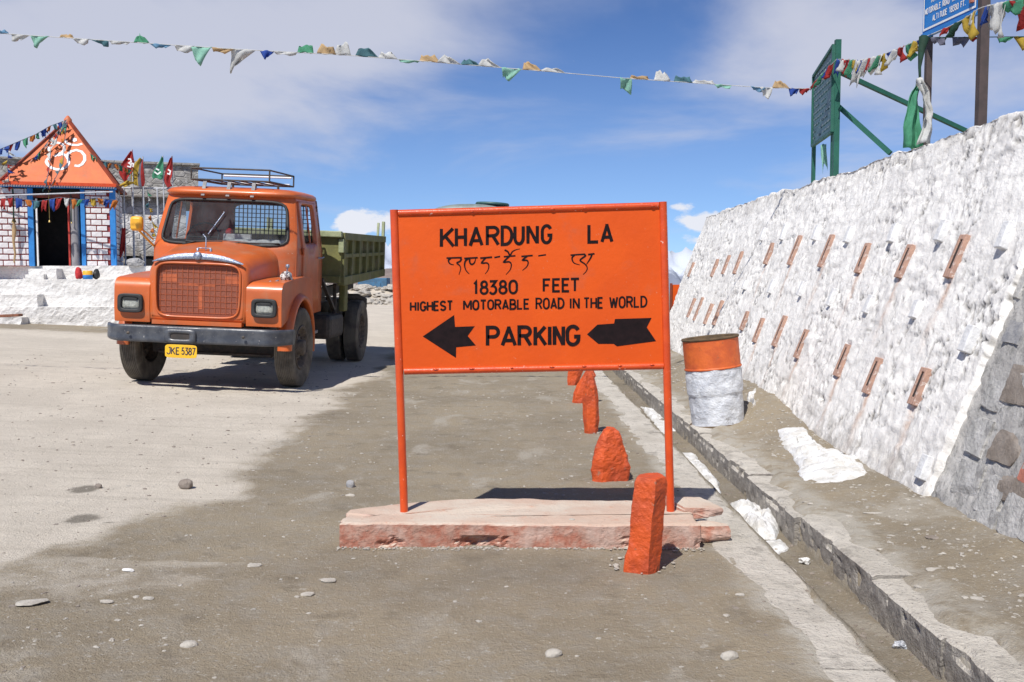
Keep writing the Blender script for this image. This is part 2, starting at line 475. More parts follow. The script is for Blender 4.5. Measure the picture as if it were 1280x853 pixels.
def wall_build(t, b, m):
    P = t.n('ShaderNodeTexCoord').outputs['Object']
    joint = att(t, 'joint'); rust = att(t, 'rust'); dirt = att(t, 'dirt')
    n1 = t.noise(P, 1.6, 6, .62); n2 = t.noise(P, 9, 6, .66); n3 = t.noise(P, 38, 4, .7)
    c = t.mix(t.ramp(n1, .4, .7), (.90, .875, .83), (.79, .765, .73))
    c = t.mix(t.math('MULTIPLY', t.ramp(n2, .56, .72), .6), c, (.50, .485, .465))
    vs_ = t.noise(t.scale(P, (9, 9, 1.6)), 1.6, 6, .65)
    c = t.mix(t.math('MULTIPLY', t.ramp(vs_, .58, .70), .5), c, (.40, .385, .36))
    c = t.mix(t.math('MULTIPLY', joint, t.ramp(n2, .28, .46)), c, (.17, .155, .135))
    c = t.mix(t.math('MULTIPLY', t.ramp(n3, .64, .70), .55), c, (.28, .27, .25))
    c = t.mix(t.math('MULTIPLY', rust, t.ramp(n2, .30, .60)), c, (.58, .37, .26))
    c = t.mix(t.math('MULTIPLY', dirt, t.ramp(n2, .35, .6)), c, (.33, .30, .26))
    t.put(b.inputs['Base Color'], c); b.inputs['Roughness'].default_value = .93; b.inputs['Specular IOR Level'].default_value = .25
    h = t.math('ADD', t.noise(P, 16, 7, .68), t.math('MULTIPLY', n3, .5))
    bump(t, m, b, h, .8, .018)


M['wall'] = attr_mat('whitewashed_rubble', wall_build)


def mortar_build(t, b, m):
    P = t.n('ShaderNodeTexCoord').outputs['Object']
    n1 = t.noise(P, 3, 6, .62); n2 = t.noise(P, 14, 6, .66)
    c = t.mix(t.ramp(n1, .35, .65), (.56, .54, .51), (.38, .365, .345))
    c = t.mix(t.ramp(n2, .5, .68), c, (.24, .235, .22))
    t.put(b.inputs['Base Color'], c); b.inputs['Roughness'].default_value = .93
    bump(t, m, b, t.noise(P, 22, 7, .7), .8, .03)


M['mortar'] = attr_mat('grey_mortar', mortar_build)


def conc_build(t, b, m):
    P = t.n('ShaderNodeTexCoord').outputs['Object']
    n1 = t.noise(P, 2.2, 6, .62); n2 = t.noise(P, 12, 6, .66); n3 = t.noise(P, 60, 4, .7)
    c = t.mix(t.ramp(n1, .35, .65), (.60, .555, .485), (.50, .46, .395))
    c = t.mix(t.math('MULTIPLY', t.ramp(n2, .5, .7), .6), c, (.33, .30, .26))
    c = t.mix(t.ramp(n3, .60, .66), c, (.20, .18, .16)); c = t.mix(t.math('MULTIPLY', t.ramp(t.noise(P, 5, 7, .7), .55, .64), .6), c, (.27, .245, .21))
    # sides of the kerb are stained by water and mud
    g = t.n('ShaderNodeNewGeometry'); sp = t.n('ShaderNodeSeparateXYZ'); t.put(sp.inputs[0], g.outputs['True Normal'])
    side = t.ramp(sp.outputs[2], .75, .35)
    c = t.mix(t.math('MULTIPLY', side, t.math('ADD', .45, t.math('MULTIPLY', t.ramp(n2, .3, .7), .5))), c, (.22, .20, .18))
    t.put(b.inputs['Base Color'], c); b.inputs['Roughness'].default_value = .92
    bump(t, m, b, t.math('ADD', n2, t.math('MULTIPLY', n3, .6)), .95, .03)


M['concrete'] = attr_mat('weathered_concrete', conc_build)


def slab_build(t, b, m):
    P = t.n('ShaderNodeTexCoord').outputs['Object']
    n1 = t.noise(P, 3.0, 6, .62); n2 = t.noise(P, 13, 6, .68); n3 = t.noise(P, 60, 4, .7)
    g = t.n('ShaderNodeNewGeometry'); sp = t.n('ShaderNodeSeparateXYZ'); t.put(sp.inputs[0], g.outputs['True Normal'])
    top = t.ramp(sp.outputs[2], .55, .85)
    red = t.mix(t.ramp(n2, .38, .6), (.37, .145, .095), (.42, .25, .19))
    red = t.mix(t.ramp(n1, .5, .66), red, (.50, .36, .30))
    pale = t.mix(t.ramp(n1, .38, .62), (.56, .475, .39), (.52, .385, .30))
    pale = t.mix(t.math('MULTIPLY', t.ramp(n2, .58, .7), .6), pale, (.48, .24, .16))
    c = t.mix(top, red, pale)
    c = t.mix(t.math('MULTIPLY', t.ramp(n3, .62, .7), .6), c, (.26, .19, .15))
    t.put(b.inputs['Base Color'], c); b.inputs['Roughness'].default_value = .9
    bump(t, m, b, t.math('ADD', n2, t.math('MULTIPLY', n3, .5)), .7, .015)


M['slab'] = attr_mat('red_painted_slab', slab_build)


def hill_build(t, b, m):
    P = t.n('ShaderNodeTexCoord').outputs['Object']
    n1 = t.noise(P, .02, 8, .65); n2 = t.noise(P, .15, 8, .7)
    c = t.mix(t.ramp(n1, .4, .6), (.25, .19, .165), (.19, .15, .135)); c = t.mix(t.ramp(n2, .5, .65), c, (.30, .25, .215))
    t.put(b.inputs['Base Color'], c); b.inputs['Roughness'].default_value = .95
    bump(t, m, b, n2, .6, 3)


M['hill'] = attr_mat('brown_hillside', hill_build)


def range_build(t, b, m):
    P = t.n('ShaderNodeTexCoord').outputs['Object']
    n1 = t.noise(P, .0016, 9, .68)
    sp = t.n('ShaderNodeSeparateXYZ'); t.put(sp.inputs[0], P)
    snow = t.ramp(t.math('ADD', t.math('MULTIPLY', sp.outputs[2], .004), t.math('MULTIPLY', n1, 4.2)), 2.2, 2.7)
    c = t.mix(snow, (.20, .22, .28), (.50, .54, .62))  # distance haze is put into the bluish rock and snow colours
    t.put(b.inputs['Base Color'], c); b.inputs['Roughness'].default_value = .95


M['range'] = attr_mat('snowy_range_haze_tint', range_build)


# ------------------------------------------------------------------ terrain
def g_base(x, y):
    x = np.asarray(x, float); y = np.asarray(y, float)
    l = np.clip(-(x + 1.5), 0, 12)
    z = .04 * l * l / (l + .5) * 1.02
    bank = .066 + .06 * sst(1.95, 2.55, x) + .17 * sst(7.5, 10.5, y) * sst(1.9, 2.6, x) * (1 - .5 * sst(12, 17, y))
    z = np.where(x > 1.68, bank, z)
    z = z - 0.00012 * np.clip(y - 30, 0, 400) ** 2 * .9
    return z


def gz(x, y): return float(g_base(x, y))


def axis(*segs):
    out = []
    for a, b, st in segs: out += list(np.arange(a, b - 1e-6, st))
    out.append(segs[-1][1]); return np.array(sorted(set(np.round(out, 4))))


xs = axis((-400, -100, 30), (-100, -30, 5), (-30, -12, .6), (-12, -4, .10), (-4, 1.30, .034), (1.30, 2.9, .03), (2.9, 5, .5), (5, 60, 8), (60, 400, 40))
xs = np.array(sorted(set(list(xs) + [1.383, 1.397, 1.674, 1.69])))
ys = axis((-30, 0, 2), (0, 2.4, .3), (2.4, 7.5, .030), (7.5, 12, .06), (12, 26, .14), (26, 70, .6), (70, 420, 12))
XX, YY = np.meshgrid(xs, ys)
near = 1 - sst(30, 80, YY)
nz = fbm(XX * .9, YY * .9, 3.3, 4) * .018 + fbm(XX * 7, YY * 5, 1.1, 4, .6) * .0075
lumps = np.clip(fbm(XX * 3.1, YY * 3.1, 9.1, 4, .6) - .25, 0, 1) * .03
ZZ = g_base(XX, YY)
roadmask = (XX < 1.39)
ZZ = ZZ + np.where(roadmask, nz * (.25 + .75 * sst(-1.9, -2.6, XX) * 0 + .5) + lumps * .35 * (1 - sst(-1.8, -2.6, XX)), nz * 1.6 + lumps * 1.2) * near
# broken concrete edge strip shows through where the dirt dips
ZZ = ZZ + np.where((XX > 1.0) & (XX < 1.39), -.022 * sst(1.12, 1.24, XX + .11 * fbm(XX * 3, YY * 2.6, 4.4, 5)), 0)
rk = (XX > 1.68)
ZZ = ZZ + np.where(rk, -.05 * (1 - sst(1.71, 1.88, XX + .18 * fbm(XX * 2.4, YY * 2.2, 8.4, 5))), 0)
# the drain channel
chan = (XX > 1.39) & (XX < 1.682)
ZZ = np.where(chan, -.135 + .012 * fbm(XX * 5, YY * 3, 6.2, 4) + .03 * sst(1.60, 1.68, XX) * np.clip(fbm(XX * 0, YY * 1.1, 3) + .2, 0, 1), ZZ)
# tyre tracks on the pale dusty side
ang = R(-24); tu = XX * math.cos(ang) + YY * math.sin(ang)
ZZ = ZZ + np.sin(tu * 38 + 2 * fbm(XX, YY, 2, 2)) * .0022 * sst(-2.1, -2.8, XX) * (fbm(XX * .5, YY * .5, 12, 2) > -.1)
# under the retaining wall and terrace keep it low
ZZ = np.where(XX > 2.85, np.minimum(ZZ, .1), ZZ)
gm = bpy.data.meshes.new('ground')
ny, nx = XX.shape
idx = np.arange(nx * ny).reshape(ny, nx)
quads = np.stack([idx[:-1, :-1], idx[:-1, 1:], idx[1:, 1:], idx[1:, :-1]], -1).reshape(-1, 4)


def grid_mesh(name, V, quads, smooth=True):
    me = bpy.data.meshes.new(name)
    me.vertices.add(len(V)); me.vertices.foreach_set('co', V.astype(np.float32).ravel())
    me.loops.add(quads.size); me.polygons.add(len(quads))
    me.loops.foreach_set('vertex_index', quads.ravel().astype(np.int32))
    me.polygons.foreach_set('loop_start', np.arange(0, quads.size, quads.shape[1], dtype=np.int32))
    me.polygons.foreach_set('use_smooth', np.full(len(quads), smooth))
    me.update(calc_edges=True); me.validate()
    return me


def set_attr(me, name, arr):
    a = me.attributes.new(name, 'FLOAT', 'POINT'); a.data.foreach_set('value', np.asarray(arr, np.float32).ravel())


gm = grid_mesh('ground', np.stack([XX, YY, ZZ], -1).reshape(-1, 3), quads)
bx = np.interp(YY, [0, 4.4, 5.0, 5.7, 6.3, 7.0, 10, 19, 60], [-2.5, -2.42, -2.40, -2.30, -2.05, -1.95, -2.0, -2.1, -2.4])
dry = sst(-.55, .55, (bx - XX) + .45 * fbm(XX * 1.1, YY * 1.1, 5, 4) + .12 * fbm(XX * 5, YY * 5, 8, 3))
dry = np.maximum(dry, sst(19.0, 21.5, YY + .8 * fbm(XX, YY, 1, 3)) * (1 - sst(27, 31, YY + fbm(XX * .7, YY, 1, 3))) * (XX < 1.2))
dry = dry * (1 - .75 * sst(19.6, 21.3, YY + .3 * fbm(XX, YY, 2, 3)) * (1 - sst(-7, -6, XX)))
dry = np.maximum(dry, .44 * sst(.05, .5, fbm(XX * 1.3, YY * 1.3, 21, 4) + .30 * sst(-1.0, -2.4, XX)) * (YY < 5.0))
damp = np.zeros_like(XX)
for px, py, rx, ry in ((106, 596, .08, .13), (102, 630, .085, .12), (137, 634, .02, .03)):
    p = atz(px, py, .12)
    rr = np.hypot((XX - p.x) / rx, (YY - p.y) / ry) + .15 * fbm(XX * 9, YY * 9, 3, 2)
    damp = np.maximum(damp, 1 - sst(.8, 1.1, rr))
damp = np.maximum(damp, np.where(chan, .45 + .3 * fbm(XX * 3, YY * 1.2, 2, 3), 0))
damp = np.maximum(damp, .35 * (1 - sst(.1, .5, np.abs(YY - 4.8 - .3 * fbm(XX, YY, 3, 2)))) * (XX > -.9) * (XX < 1.1) * sst(-.2, .4, fbm(XX * 1.5, YY * 2, 6, 3) + .3))
silt = np.where(XX > 1.68, .55 * (1 - sst(1.85, 2.05, XX + .14 * fbm(XX * 2.4, YY * 2, 8, 4))), 0)
silt = np.maximum(silt, np.where(XX < 1.39, .8 * sst(1.02, 1.18, XX + .08 * fbm(XX * 3, YY * 2.2, 4.4, 3)), 0))
set_attr(gm, 'dry', dry); set_attr(gm, 'damp', damp); set_attr(gm, 'silt', silt)
obj('ground', gm, M['ground'], kind='structure')

# hills just beyond the pass and the snowy range far off
hx = np.linspace(-900, 500, 160); hy = np.linspace(230, 900, 60)
HX, HY = np.meshgrid(hx, hy)
prof = np.sin(np.clip((HY - 230) / 500, 0, 1) * PI) ** .8
HZ = -25 + prof * (28 + 5 * sst(-60, -330, HX) + 5 * fbm(HX * .01, HY * .01, 2, 5)) * (1 - .75 * sst(-20, 60, HX)) + 6 * fbm(HX * .03, HY * .03, 7, 5)
ih = np.arange(HX.size).reshape(HX.shape)
hq = np.stack([ih[:-1, :-1], ih[:-1, 1:], ih[1:, 1:], ih[1:, :-1]], -1).reshape(-1, 4)
obj('hills', grid_mesh('hills', np.stack([HX, HY, HZ], -1).reshape(-1, 3), hq), M['hill'], kind='structure')
hx = np.linspace(-7000, 7000, 420); hy = np.linspace(7000, 11000, 60)
HX, HY = np.meshgrid(hx, hy)
prof = np.sin(np.clip((HY - 7000) / 4000, 0, 1) * PI)
rid = 1 - np.abs(fbm(HX * .0011, HY * .0011, 4, 6))
HZ = -900 + prof * (560 + 780 * rid ** 2 * .86 + 120 * fbm(HX * .004, HY * .004, 1, 5))
ih = np.arange(HX.size).reshape(HX.shape)
hq = np.stack([ih[:-1, :-1], ih[:-1, 1:], ih[1:, 1:], ih[1:, :-1]], -1).reshape(-1, 4)
obj('mountains', grid_mesh('mountains', np.stack([HX, HY, HZ], -1).reshape(-1, 3), hq), M['range'], kind='structure')
mb = MB(); mb.add([(-20000, 200, -260), (20000, 200, -260), (20000, 20000, -900), (-20000, 20000, -900)], [(0, 1, 2, 3)])
mb.build('valley', M['hill'], kind='structure')


# ------------------------------------------------------------------ rocks
def cube_sphere(n):
    """vertices on a cube surface grid, and quads"""
    key = {}; vs = []; fs = []
    def vid(p):
        k = tuple(np.round(p, 5))
        if k not in key: key[k] = len(vs); vs.append(p)
        return key[k]
    for ax in range(3):
        for sg in (-1, 1):
            for i in range(n):
                for j in range(n):
                    q = []
                    for a, b in ((i, j), (i + 1, j), (i + 1, j + 1), (i, j + 1)):
                        p = [0, 0, 0]; p[ax] = sg; p[(ax + 1) % 3] = -1 + 2 * a / n; p[(ax + 2) % 3] = -1 + 2 * b / n
                        q.append(vid(tuple(p)))
                    fs.append(q if sg > 0 else q[::-1])
    return np.array(vs), fs


_CS = {n: cube_sphere(n) for n in (3, 6, 12, 24)}


def rock_mesh(name, size, seed, n=12, box=.5, rough=.08, cuts=8, taper=0.0, flatb=True, shape=None, material=None, smooth=False, fine=.012):
    vs, fs = _CS[n]; rs = np.random.RandomState(seed)
    sph = vs / np.linalg.norm(vs, axis=1)[:, None]
    v = vs * box + sph * (1 - box)
    for c in range(cuts):
        d = rs.normal(size=3); d /= np.linalg.norm(d)
        lim = rs.uniform(.70, .95) * (1 + .35 * box)
        k = v @ d; over = np.clip(k - lim, 0, None); v = v - over[:, None] * d[None, :]
    nn = fbm(v[:, 0] * 1.6 + seed, v[:, 1] * 1.6, v[:, 2] * 1.6, 4, .55)
    v = v * (1 + rough * nn)[:, None]
    if fine: v = v + fine * np.stack([fbm(v[:, 0] * 6 + seed + i * 9, v[:, 1] * 6, v[:, 2] * 6, 3, .6) for i in range(3)], -1)
    if taper: v[:, :2] *= (1 - taper * (v[:, 2:3] + 1) / 2)
    v = v * (np.array(size) / 2)
    if shape: v = shape(v)
    if flatb: v[:, 2] -= v[:, 2].min()
    me = bpy.data.meshes.new(name); me.from_pydata(v.tolist(), [], fs)
    me.polygons.foreach_set('use_smooth', [smooth] * len(fs))
    if material: me.materials.append(material)
    me.update(); return me


# ------------------------------------------------------------------ retaining wall
BAT = .38                                  # how far the face leans back per metre of height


def wx(y): return 2.455 + .014 * (y - 5)   # x of the wall foot at z = .12


WN = Vector((-1, 0, BAT)).normalized(); WU = Vector((BAT, 0, 1)).normalized()


def wall_hit(px, py, out=0.0):
    """point of the wall face seen at a photo pixel"""
    d = ray(px, py)
    # x = 2.455+.014*(y-5)+BAT*(z-.12)
    k = 2.455 + .014 * -5 + BAT * (H - .12)
    t_ = k / (d.x - .014 * d.y - BAT * d.z)
    return Vector((0, 0, H)) + d * t_ + WN * out


HOLES = [((1207, 295), (1188, 348)), ((1140, 307), (1125, 348)), ((1087, 305), (1073, 342)), ((1038, 297), (1030, 332)), ((999, 297), (990, 330)), ((966, 305), (958, 330)), ((926, 318), (921, 340)),
         ((910.6, 322), (906, 341)), ((896, 327), (892, 344)), ((866, 331), (863, 344)), ((858, 331), (855, 344)),
         ((1159.6, 461), (1142, 507)), ((1097.7, 449), (1087, 492)), ((1060, 432), (1049, 470.6)), ((1008.7, 413), (997.6, 448)), ((980, 397), (971, 432)), ((951.6, 401), (946.6, 426)),
         ((935.5, 390), (927.6, 413)), ((899, 382), (897, 401)), ((887, 385), (885, 401)), ((874.5, 378), (873, 396)), ((865.7, 378), (863.7, 392.6))]
BLOCKS = [((1068, 285), (1058.5, 304)), ((1125, 282), (1113, 303.4)), ((1186.6, 277), (1174, 302.5)), ((1267, 279), (1251.5, 312)), ((1045, 362.6), (1039.5, 383)), ((1093, 370.5), (1085, 392.7)),
          ((1152, 377), (1144, 399)), ((1219.6, 408.7), (1208, 441.6)), ((1161.6, 571), (1155.8, 600)), ((983, 284), (980, 299)), ((1024, 284), (1020, 300)), ((957, 287), (954, 300)), ((968, 352), (965, 366)), ((1006, 354), (1002, 370)), ((934, 352), (931, 362))]


def stone_field(s, t, cw, ch, seed):
    """distance-based stone relief on a wall: returns (edge distance, random per stone)"""
    gx = s / cw; gy = t / ch
    ix = np.floor(gx).astype(int); iy = np.floor(gy).astype(int)
    f1 = np.full(s.shape, 9.0); f2 = np.full(s.shape, 9.0); rid = np.zeros(s.shape)
    rs = np.random.RandomState(seed); J = rs.rand(128, 128, 3)
    for a in (-1, 0, 1):
        for b in (-1, 0, 1):
            cx_ = ix + a; cy_ = iy + b
            j = J[cx_ & 127, cy_ & 127]
            px_ = cx_ + .5 + (j[..., 0] - .5) * .75 + .5 * (cy_ & 1); py_ = cy_ + .5 + (j[..., 1] - .5) * .55
            d = np.hypot((gx - px_) * .8, gy - py_)
            upd = d < f1
            f2 = np.where(upd, f1, np.minimum(f2, d)); rid = np.where(upd, j[..., 2], rid); f1 = np.where(upd, d, f1)
    return f2 - f1, rid


def wall_surface(y0, y1, dy, setback, amp, seed, joint_w, pads=()):
    s = np.arange(y0, y1 + 1e-6, dy)
    # profile rows: up the face, over the shoulder, back over the top, down behind
    hf = 2.62
    tf = np.arange(-.35, hf + 1e-6, dy * .95)
    nb = 22
    SS, TT = np.meshgrid(s, np.concatenate([tf, hf + np.linspace(.03, .9, nb)]))
    face = TT <= hf
    top = 2.53 + .045 * fbm(SS * 1.3, SS * 0, 3, 4) + .03 * fbm(SS * 6, SS * 0, 8, 3)
    ed, rid = stone_field(SS * 1.0, TT + .15 * fbm(SS * .7, TT * .7, 4, 3), .30, .17, seed)
    jt = 1 - sst(0, .22, ed)
    e2, r2 = stone_field(SS + .05 * fbm(SS * 5, TT * 5, 3, 3), TT + .05 * fbm(SS * 5, TT * 5, 7, 3), .13, .075, seed + 1)
    crack = np.abs(fbm(SS * 2.6, TT * 2.2, seed + 7, 5, .6)); cr = (1 - sst(.0, .035, crack)) * sst(-.2, .2, fbm(SS * 1.1, TT * 1.1, 40, 3))
    cr2 = (1 - sst(0, .035, np.abs(fbm(SS * 6, TT * 4.5, seed + 27, 4, .6)))) * sst(-.05, .25, fbm(SS * 1.7, TT * 1.7, 44, 3))
    cr = np.maximum(cr, cr2 * .8)
    relief = amp * ((rid - .5) * .75 - jt * joint_w + 1.3 * fbm(SS * 1.2, TT * 1.2, seed, 4) + .7 * fbm(SS * 8, TT * 5.5, seed + 3, 5, .62) + (r2 - .5) * 1.0 * sst(-.15, .2, fbm(SS * 2, TT * 2, 51, 3)) - 1.5 * cr + .35 * fbm(SS * 24, TT * 20, seed + 5, 3, .6))
    for (py_, pt_) in pads: relief = np.where((np.abs(SS - py_) < .065) & (np.abs(TT - pt_) < .165), np.minimum(relief, -.004), relief)
    jt = np.clip(jt * .14 + cr, 0, 1)
    # height along the slope -> z
    zc = .12 + TT / math.hypot(1, BAT)
    zc = np.minimum(zc, top)
    X = wx(SS) + BAT * (zc - .12) + setback
    over = np.clip(TT - hf, 0, None)
    X = X + over * .8
    nx_, nz_ = WN.x, WN.z
    k = np.where(face & (zc < top - .001), 1.0, 0.0)
    X = X + relief * nx_ * k; Z = zc + relief * nz_ * k + np.where(k == 0, relief * .5 - .02 * sst(0, .3, over), 0)
    V = np.stack([X, SS + 0 * X + relief * .2, Z], -1)
    return SS, TT, V, jt, rid


HOLES = [h_ for h_ in HOLES if 5 < wall_hit(*h_[1]).y < 17.9]
pads = []
for a, b in HOLES:
    c_ = (wall_hit(*a) + wall_hit(*b)) / 2; pads.append((c_.y, (c_.z - .12) * math.hypot(1, BAT)))
SS, TT, V, jt, rid = wall_surface(5.88, 18.3, .020, 0, .0135, 3, .30, pads)
V[:, 0] = V[:, 1] - np.array(WN) * .16
rust = np.zeros_like(SS); Yv = V[..., 1]; Zv = V[..., 2]
for (a, b) in [h_ for h_ in HOLES if h_[1][0] > 940]:
    p = wall_hit(*b)
    dyy = (Yv - p.y + .02 * fbm(Yv * 3, Zv * 8, 2, 2)); dn = p.z - Zv
    L = .55
    rust = np.maximum(rust, np.where((dn > -.02) & (dn < L), np.exp(-(dyy / (.035 + .04 * np.clip(dn, 0, 1))) ** 2) * (1 - np.clip(dn, 0, L) / L), 0) * .9)
dirt = 1 - sst(.12, .55, Zv + .25 * fbm(Yv * 2, Zv * 2, 3, 3))
dirt = np.maximum(dirt * .55, .35 * sst(2.25, 2.5, Zv + .12 * fbm(Yv * 2, Zv * 3, 9, 3)))
iw = np.arange(SS.size).reshape(SS.shape)
wq = np.stack([iw[:-1, :-1], iw[:-1, 1:], iw[1:, 1:], iw[1:, :-1]], -1).reshape(-1, 4)
wm = grid_mesh('wall_face', V.reshape(-1, 3), wq)
set_attr(wm, 'joint', jt); set_attr(wm, 'rust', rust); set_attr(wm, 'dirt', dirt)
RW = empty('retaining_wall', (2.46, 6, 0), 'long battered whitewashed rubble retaining wall with rows of terracotta weep holes along the drain', 'wall')


def pw(o):
    o.parent = RW; o.matrix_parent_inverse = Matrix.Translation((-2.46, -6, 0)); return o


pw(obj('wall_face', wm, M['wall']))
# core and end faces so that the wall is solid
mb = MB()
for y0, y1, sb in ((6.0, 18.28, .09),):
    pr = [(wx(y0) + BAT * (-.4) + sb, -.3), (wx(y0) + BAT * 2.36 + sb, 2.46), (wx(y0) + BAT * 2.4 + .7, 2.46), (wx(y0) + 1.6, -.3)]
    sh = wx(y1) - wx(y0)
    mb.add([(a, y0, b) for a, b in pr] + [(a + sh, y1, b) for a, b in pr], [(3, 2, 1, 0), (4, 5, 6, 7), (0, 1, 5, 4), (1, 2, 6, 5), (2, 3, 7, 6), (3, 0, 4, 7)])
pw(mb.build('wall_core', M['mortar']))
# weep hole tiles: a frame whose slot is closed by a panel painted as shade
FR = Matrix(((WN.x, 0, WU.x, 0), (0, -1, 0, 0), (WN.z, 0, WU.z, 0), (0, 0, 0, 1)))   # local x = out of wall, y back along, z up the slope


def tile_mesh():
    b = MB(); w_, h_, p_ = .105, .30, .028
    b.box((p_ / 2 - .03, -w_ / 2 + .015, 0), (p_ + .06, .030, h_)); b.box((p_ / 2 - .03, w_ / 2 - .015, 0), (p_ + .06, .030, h_))
    b.box((p_ / 2 - .03, 0, h_ / 2 - .018), (p_ + .058, w_ - .062, .036)); b.box((p_ / 2 - .03, 0, -h_ / 2 + .03), (p_ + .062, w_ - .062, .06))
    b.box((.008, 0, 0), (.03, w_ - .062, h_ - .1), mi=1)  # dark panel just behind the tile face paints the slot's shade
    return b.mesh('weep_tile')


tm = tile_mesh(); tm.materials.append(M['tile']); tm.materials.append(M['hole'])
bmk = MB().box((.0, 0, 0), (.085, .075, .20)).mesh('projecting_block'); bmk.materials.append(M['white_block'])
rr_ = random.Random(4)
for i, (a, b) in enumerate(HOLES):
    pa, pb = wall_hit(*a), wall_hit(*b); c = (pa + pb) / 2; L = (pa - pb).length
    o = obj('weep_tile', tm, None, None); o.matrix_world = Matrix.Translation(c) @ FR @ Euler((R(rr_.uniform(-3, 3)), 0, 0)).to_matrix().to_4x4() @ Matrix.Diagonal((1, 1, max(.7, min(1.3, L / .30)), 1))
    bv = o.modifiers.new('bevel', 'BEVEL'); bv.width = .005; bv.segments = 2
    mw = o.matrix_world.copy(); o.parent = RW; o.matrix_parent_inverse = Matrix.Translation((-2.46, -6, 0))
for i, (a, b) in enumerate(BLOCKS):
    pa, pb = wall_hit(*a), wall_hit(*b); c = (pa + pb) / 2; L = (pa - pb).length
    o = obj('projecting_block', bmk, None, None); o.matrix_world = Matrix.Translation(c) @ FR @ Euler((R(rr_.uniform(-4, 4)), 0, 0)).to_matrix().to_4x4() @ Matrix.Diagonal((1, rr_.uniform(.9, 1.25), max(.6, min(1.4, L / .20)), 1))
    bv = o.modifiers.new('bevel', 'BEVEL'); bv.width = .008; bv.segments = 2
    o.parent = RW; o.matrix_parent_inverse = Matrix.Translation((-2.46, -6, 0))

# the bare grey end of the wall near the camera
SS, TT, V, jt, rid = wall_surface(1.0, 5.98, .028, .045, .016, 11, .5)
iw = np.arange(SS.size).reshape(SS.shape)
wq = np.stack([iw[:-1, :-1], iw[:-1, 1:], iw[1:, 1:], iw[1:, :-1]], -1).reshape(-1, 4)
gwm = grid_mesh('mortar_face', V.reshape(-1, 3), wq)
GW = empty('stone_wall', (2.5, 3.5, 0), 'bare grey end of the wall nearest the camera with brown rubble stones in mortar', 'wall')


def pg(o):
    o.parent = GW; o.matrix_parent_inverse = Matrix.Translation((-2.5, -3.5, 0)); return o


pg(obj('mortar_face', gwm, M['mortar']))
mb = MB(); y0, y1, sb = 1.0, 5.92, .12
pr = [(wx(y0) + BAT * (-.4) + sb, -.3), (wx(y0) + BAT * 2.36 + sb, 2.46), (wx(y0) + BAT * 2.4 + .7, 2.46), (wx(y0) + 1.6, -.3)]
sh = wx(y1) - wx(y0)
mb.add([(a, y0, b) for a, b in pr] + [(a + sh, y1, b) for a, b in pr], [(3, 2, 1, 0), (4, 5, 6, 7), (0, 1, 5, 4), (1, 2, 6, 5), (2, 3, 7, 6), (3, 0, 4, 7)])
pg(mb.build('wall_core', M['mortar']))


def wall_stone(y, t, wy, ht, m, seed, proud=.005, thick=.09):
    me = rock_mesh('stone', (thick, wy * 1.1, ht * 1.1), seed, 12, .97, .10, 5, flatb=False, material=m, fine=.03)
    o = obj('stone', me)
    z = .12 + t / math.hypot(1, BAT)
    p = Vector((wx(y) + BAT * (z - .12) + .045, y, z)) + WN * (proud - thick / 2 + .004)
    o.matrix_world = Matrix.Translation(p) @ FR @ Euler((R(rr_.uniform(-9, 9)), 0, 0)).to_matrix().to_4x4()
    pg(o)
    return o


def wyt(px, py):
    p = wall_hit(px, py); return p.y, (p.z - .12) * math.hypot(1, BAT)


seed = 100; taken = []
for px, py, wy, ht, m in ((1268, 482, .30, .20, 'rock_brown'), (1248, 560, .27, .16, 'rock_brown'), (1259, 416, .17, .12, 'rock_grey'), (1257, 606, .25, .17, 'rock_brown'), (1279, 582, .12, .18, 'rock_red'),
                          (1215, 655, .26, .22, 'rock_ww'), (1253, 655, .24, .26, 'rock_ww'), (1200, 600, .26, .19, 'rock_ww'), (1228, 620, .22, .2, 'rock_ww'), (1212, 545, .22, .2, 'rock_ww'), (1236, 495, .26, .17, 'rock_ww'), (1262, 350, .2, .2, 'rock_ww')):
    y, t_ = wyt(px, py); seed += 1; taken.append((y, t_))
    wall_stone(y, t_, wy, ht, M[m], seed)
for r_ in range(9):
    y = 5.75 - .1 * (r_ % 2)
    while y > 2.6:
        wy = rr_.uniform(.2, .36); yy = y - wy / 2; t_ = .12 + r_ * .25 + rr_.uniform(-.02, .02)
        if all(abs(yy - a) > .22 or abs(t_ - b) > .19 for a, b in taken) and yy < 5.7:
            seed += 1; wall_stone(yy, t_, wy, rr_.uniform(.15, .21), M[rr_.choice(['rock_ww', 'rock_ww', 'rock_grey', 'rock_brown'])], seed, rr_.uniform(.0, .008))
        y -= wy + .05

# terrace behind the wall
tx = axis((3.9, 6, .2), (6, 30, 2)); ty = axis((-2, 20, .4), (20, 40, 4)); TX, TY = np.meshgrid(tx, ty)
TZ = 2.47 + .03 * fbm(TX, TY, 5, 4) + .02 * (TX - 3.9)
TZ = np.where(TY > 18.2, TZ - 2.5 * sst(18.2, 18.9, TY), TZ)
it = np.arange(TX.size).reshape(TX.shape)
tme = grid_mesh('terrace', np.stack([TX, TY, TZ], -1).reshape(-1, 3), np.stack([it[:-1, :-1], it[:-1, 1:], it[1:, 1:], it[1:, :-1]], -1).reshape(-1, 4))
set_attr(tme, 'dry', np.full(TX.size, .3))
obj('terrace', tme, M['ground'], kind='structure')

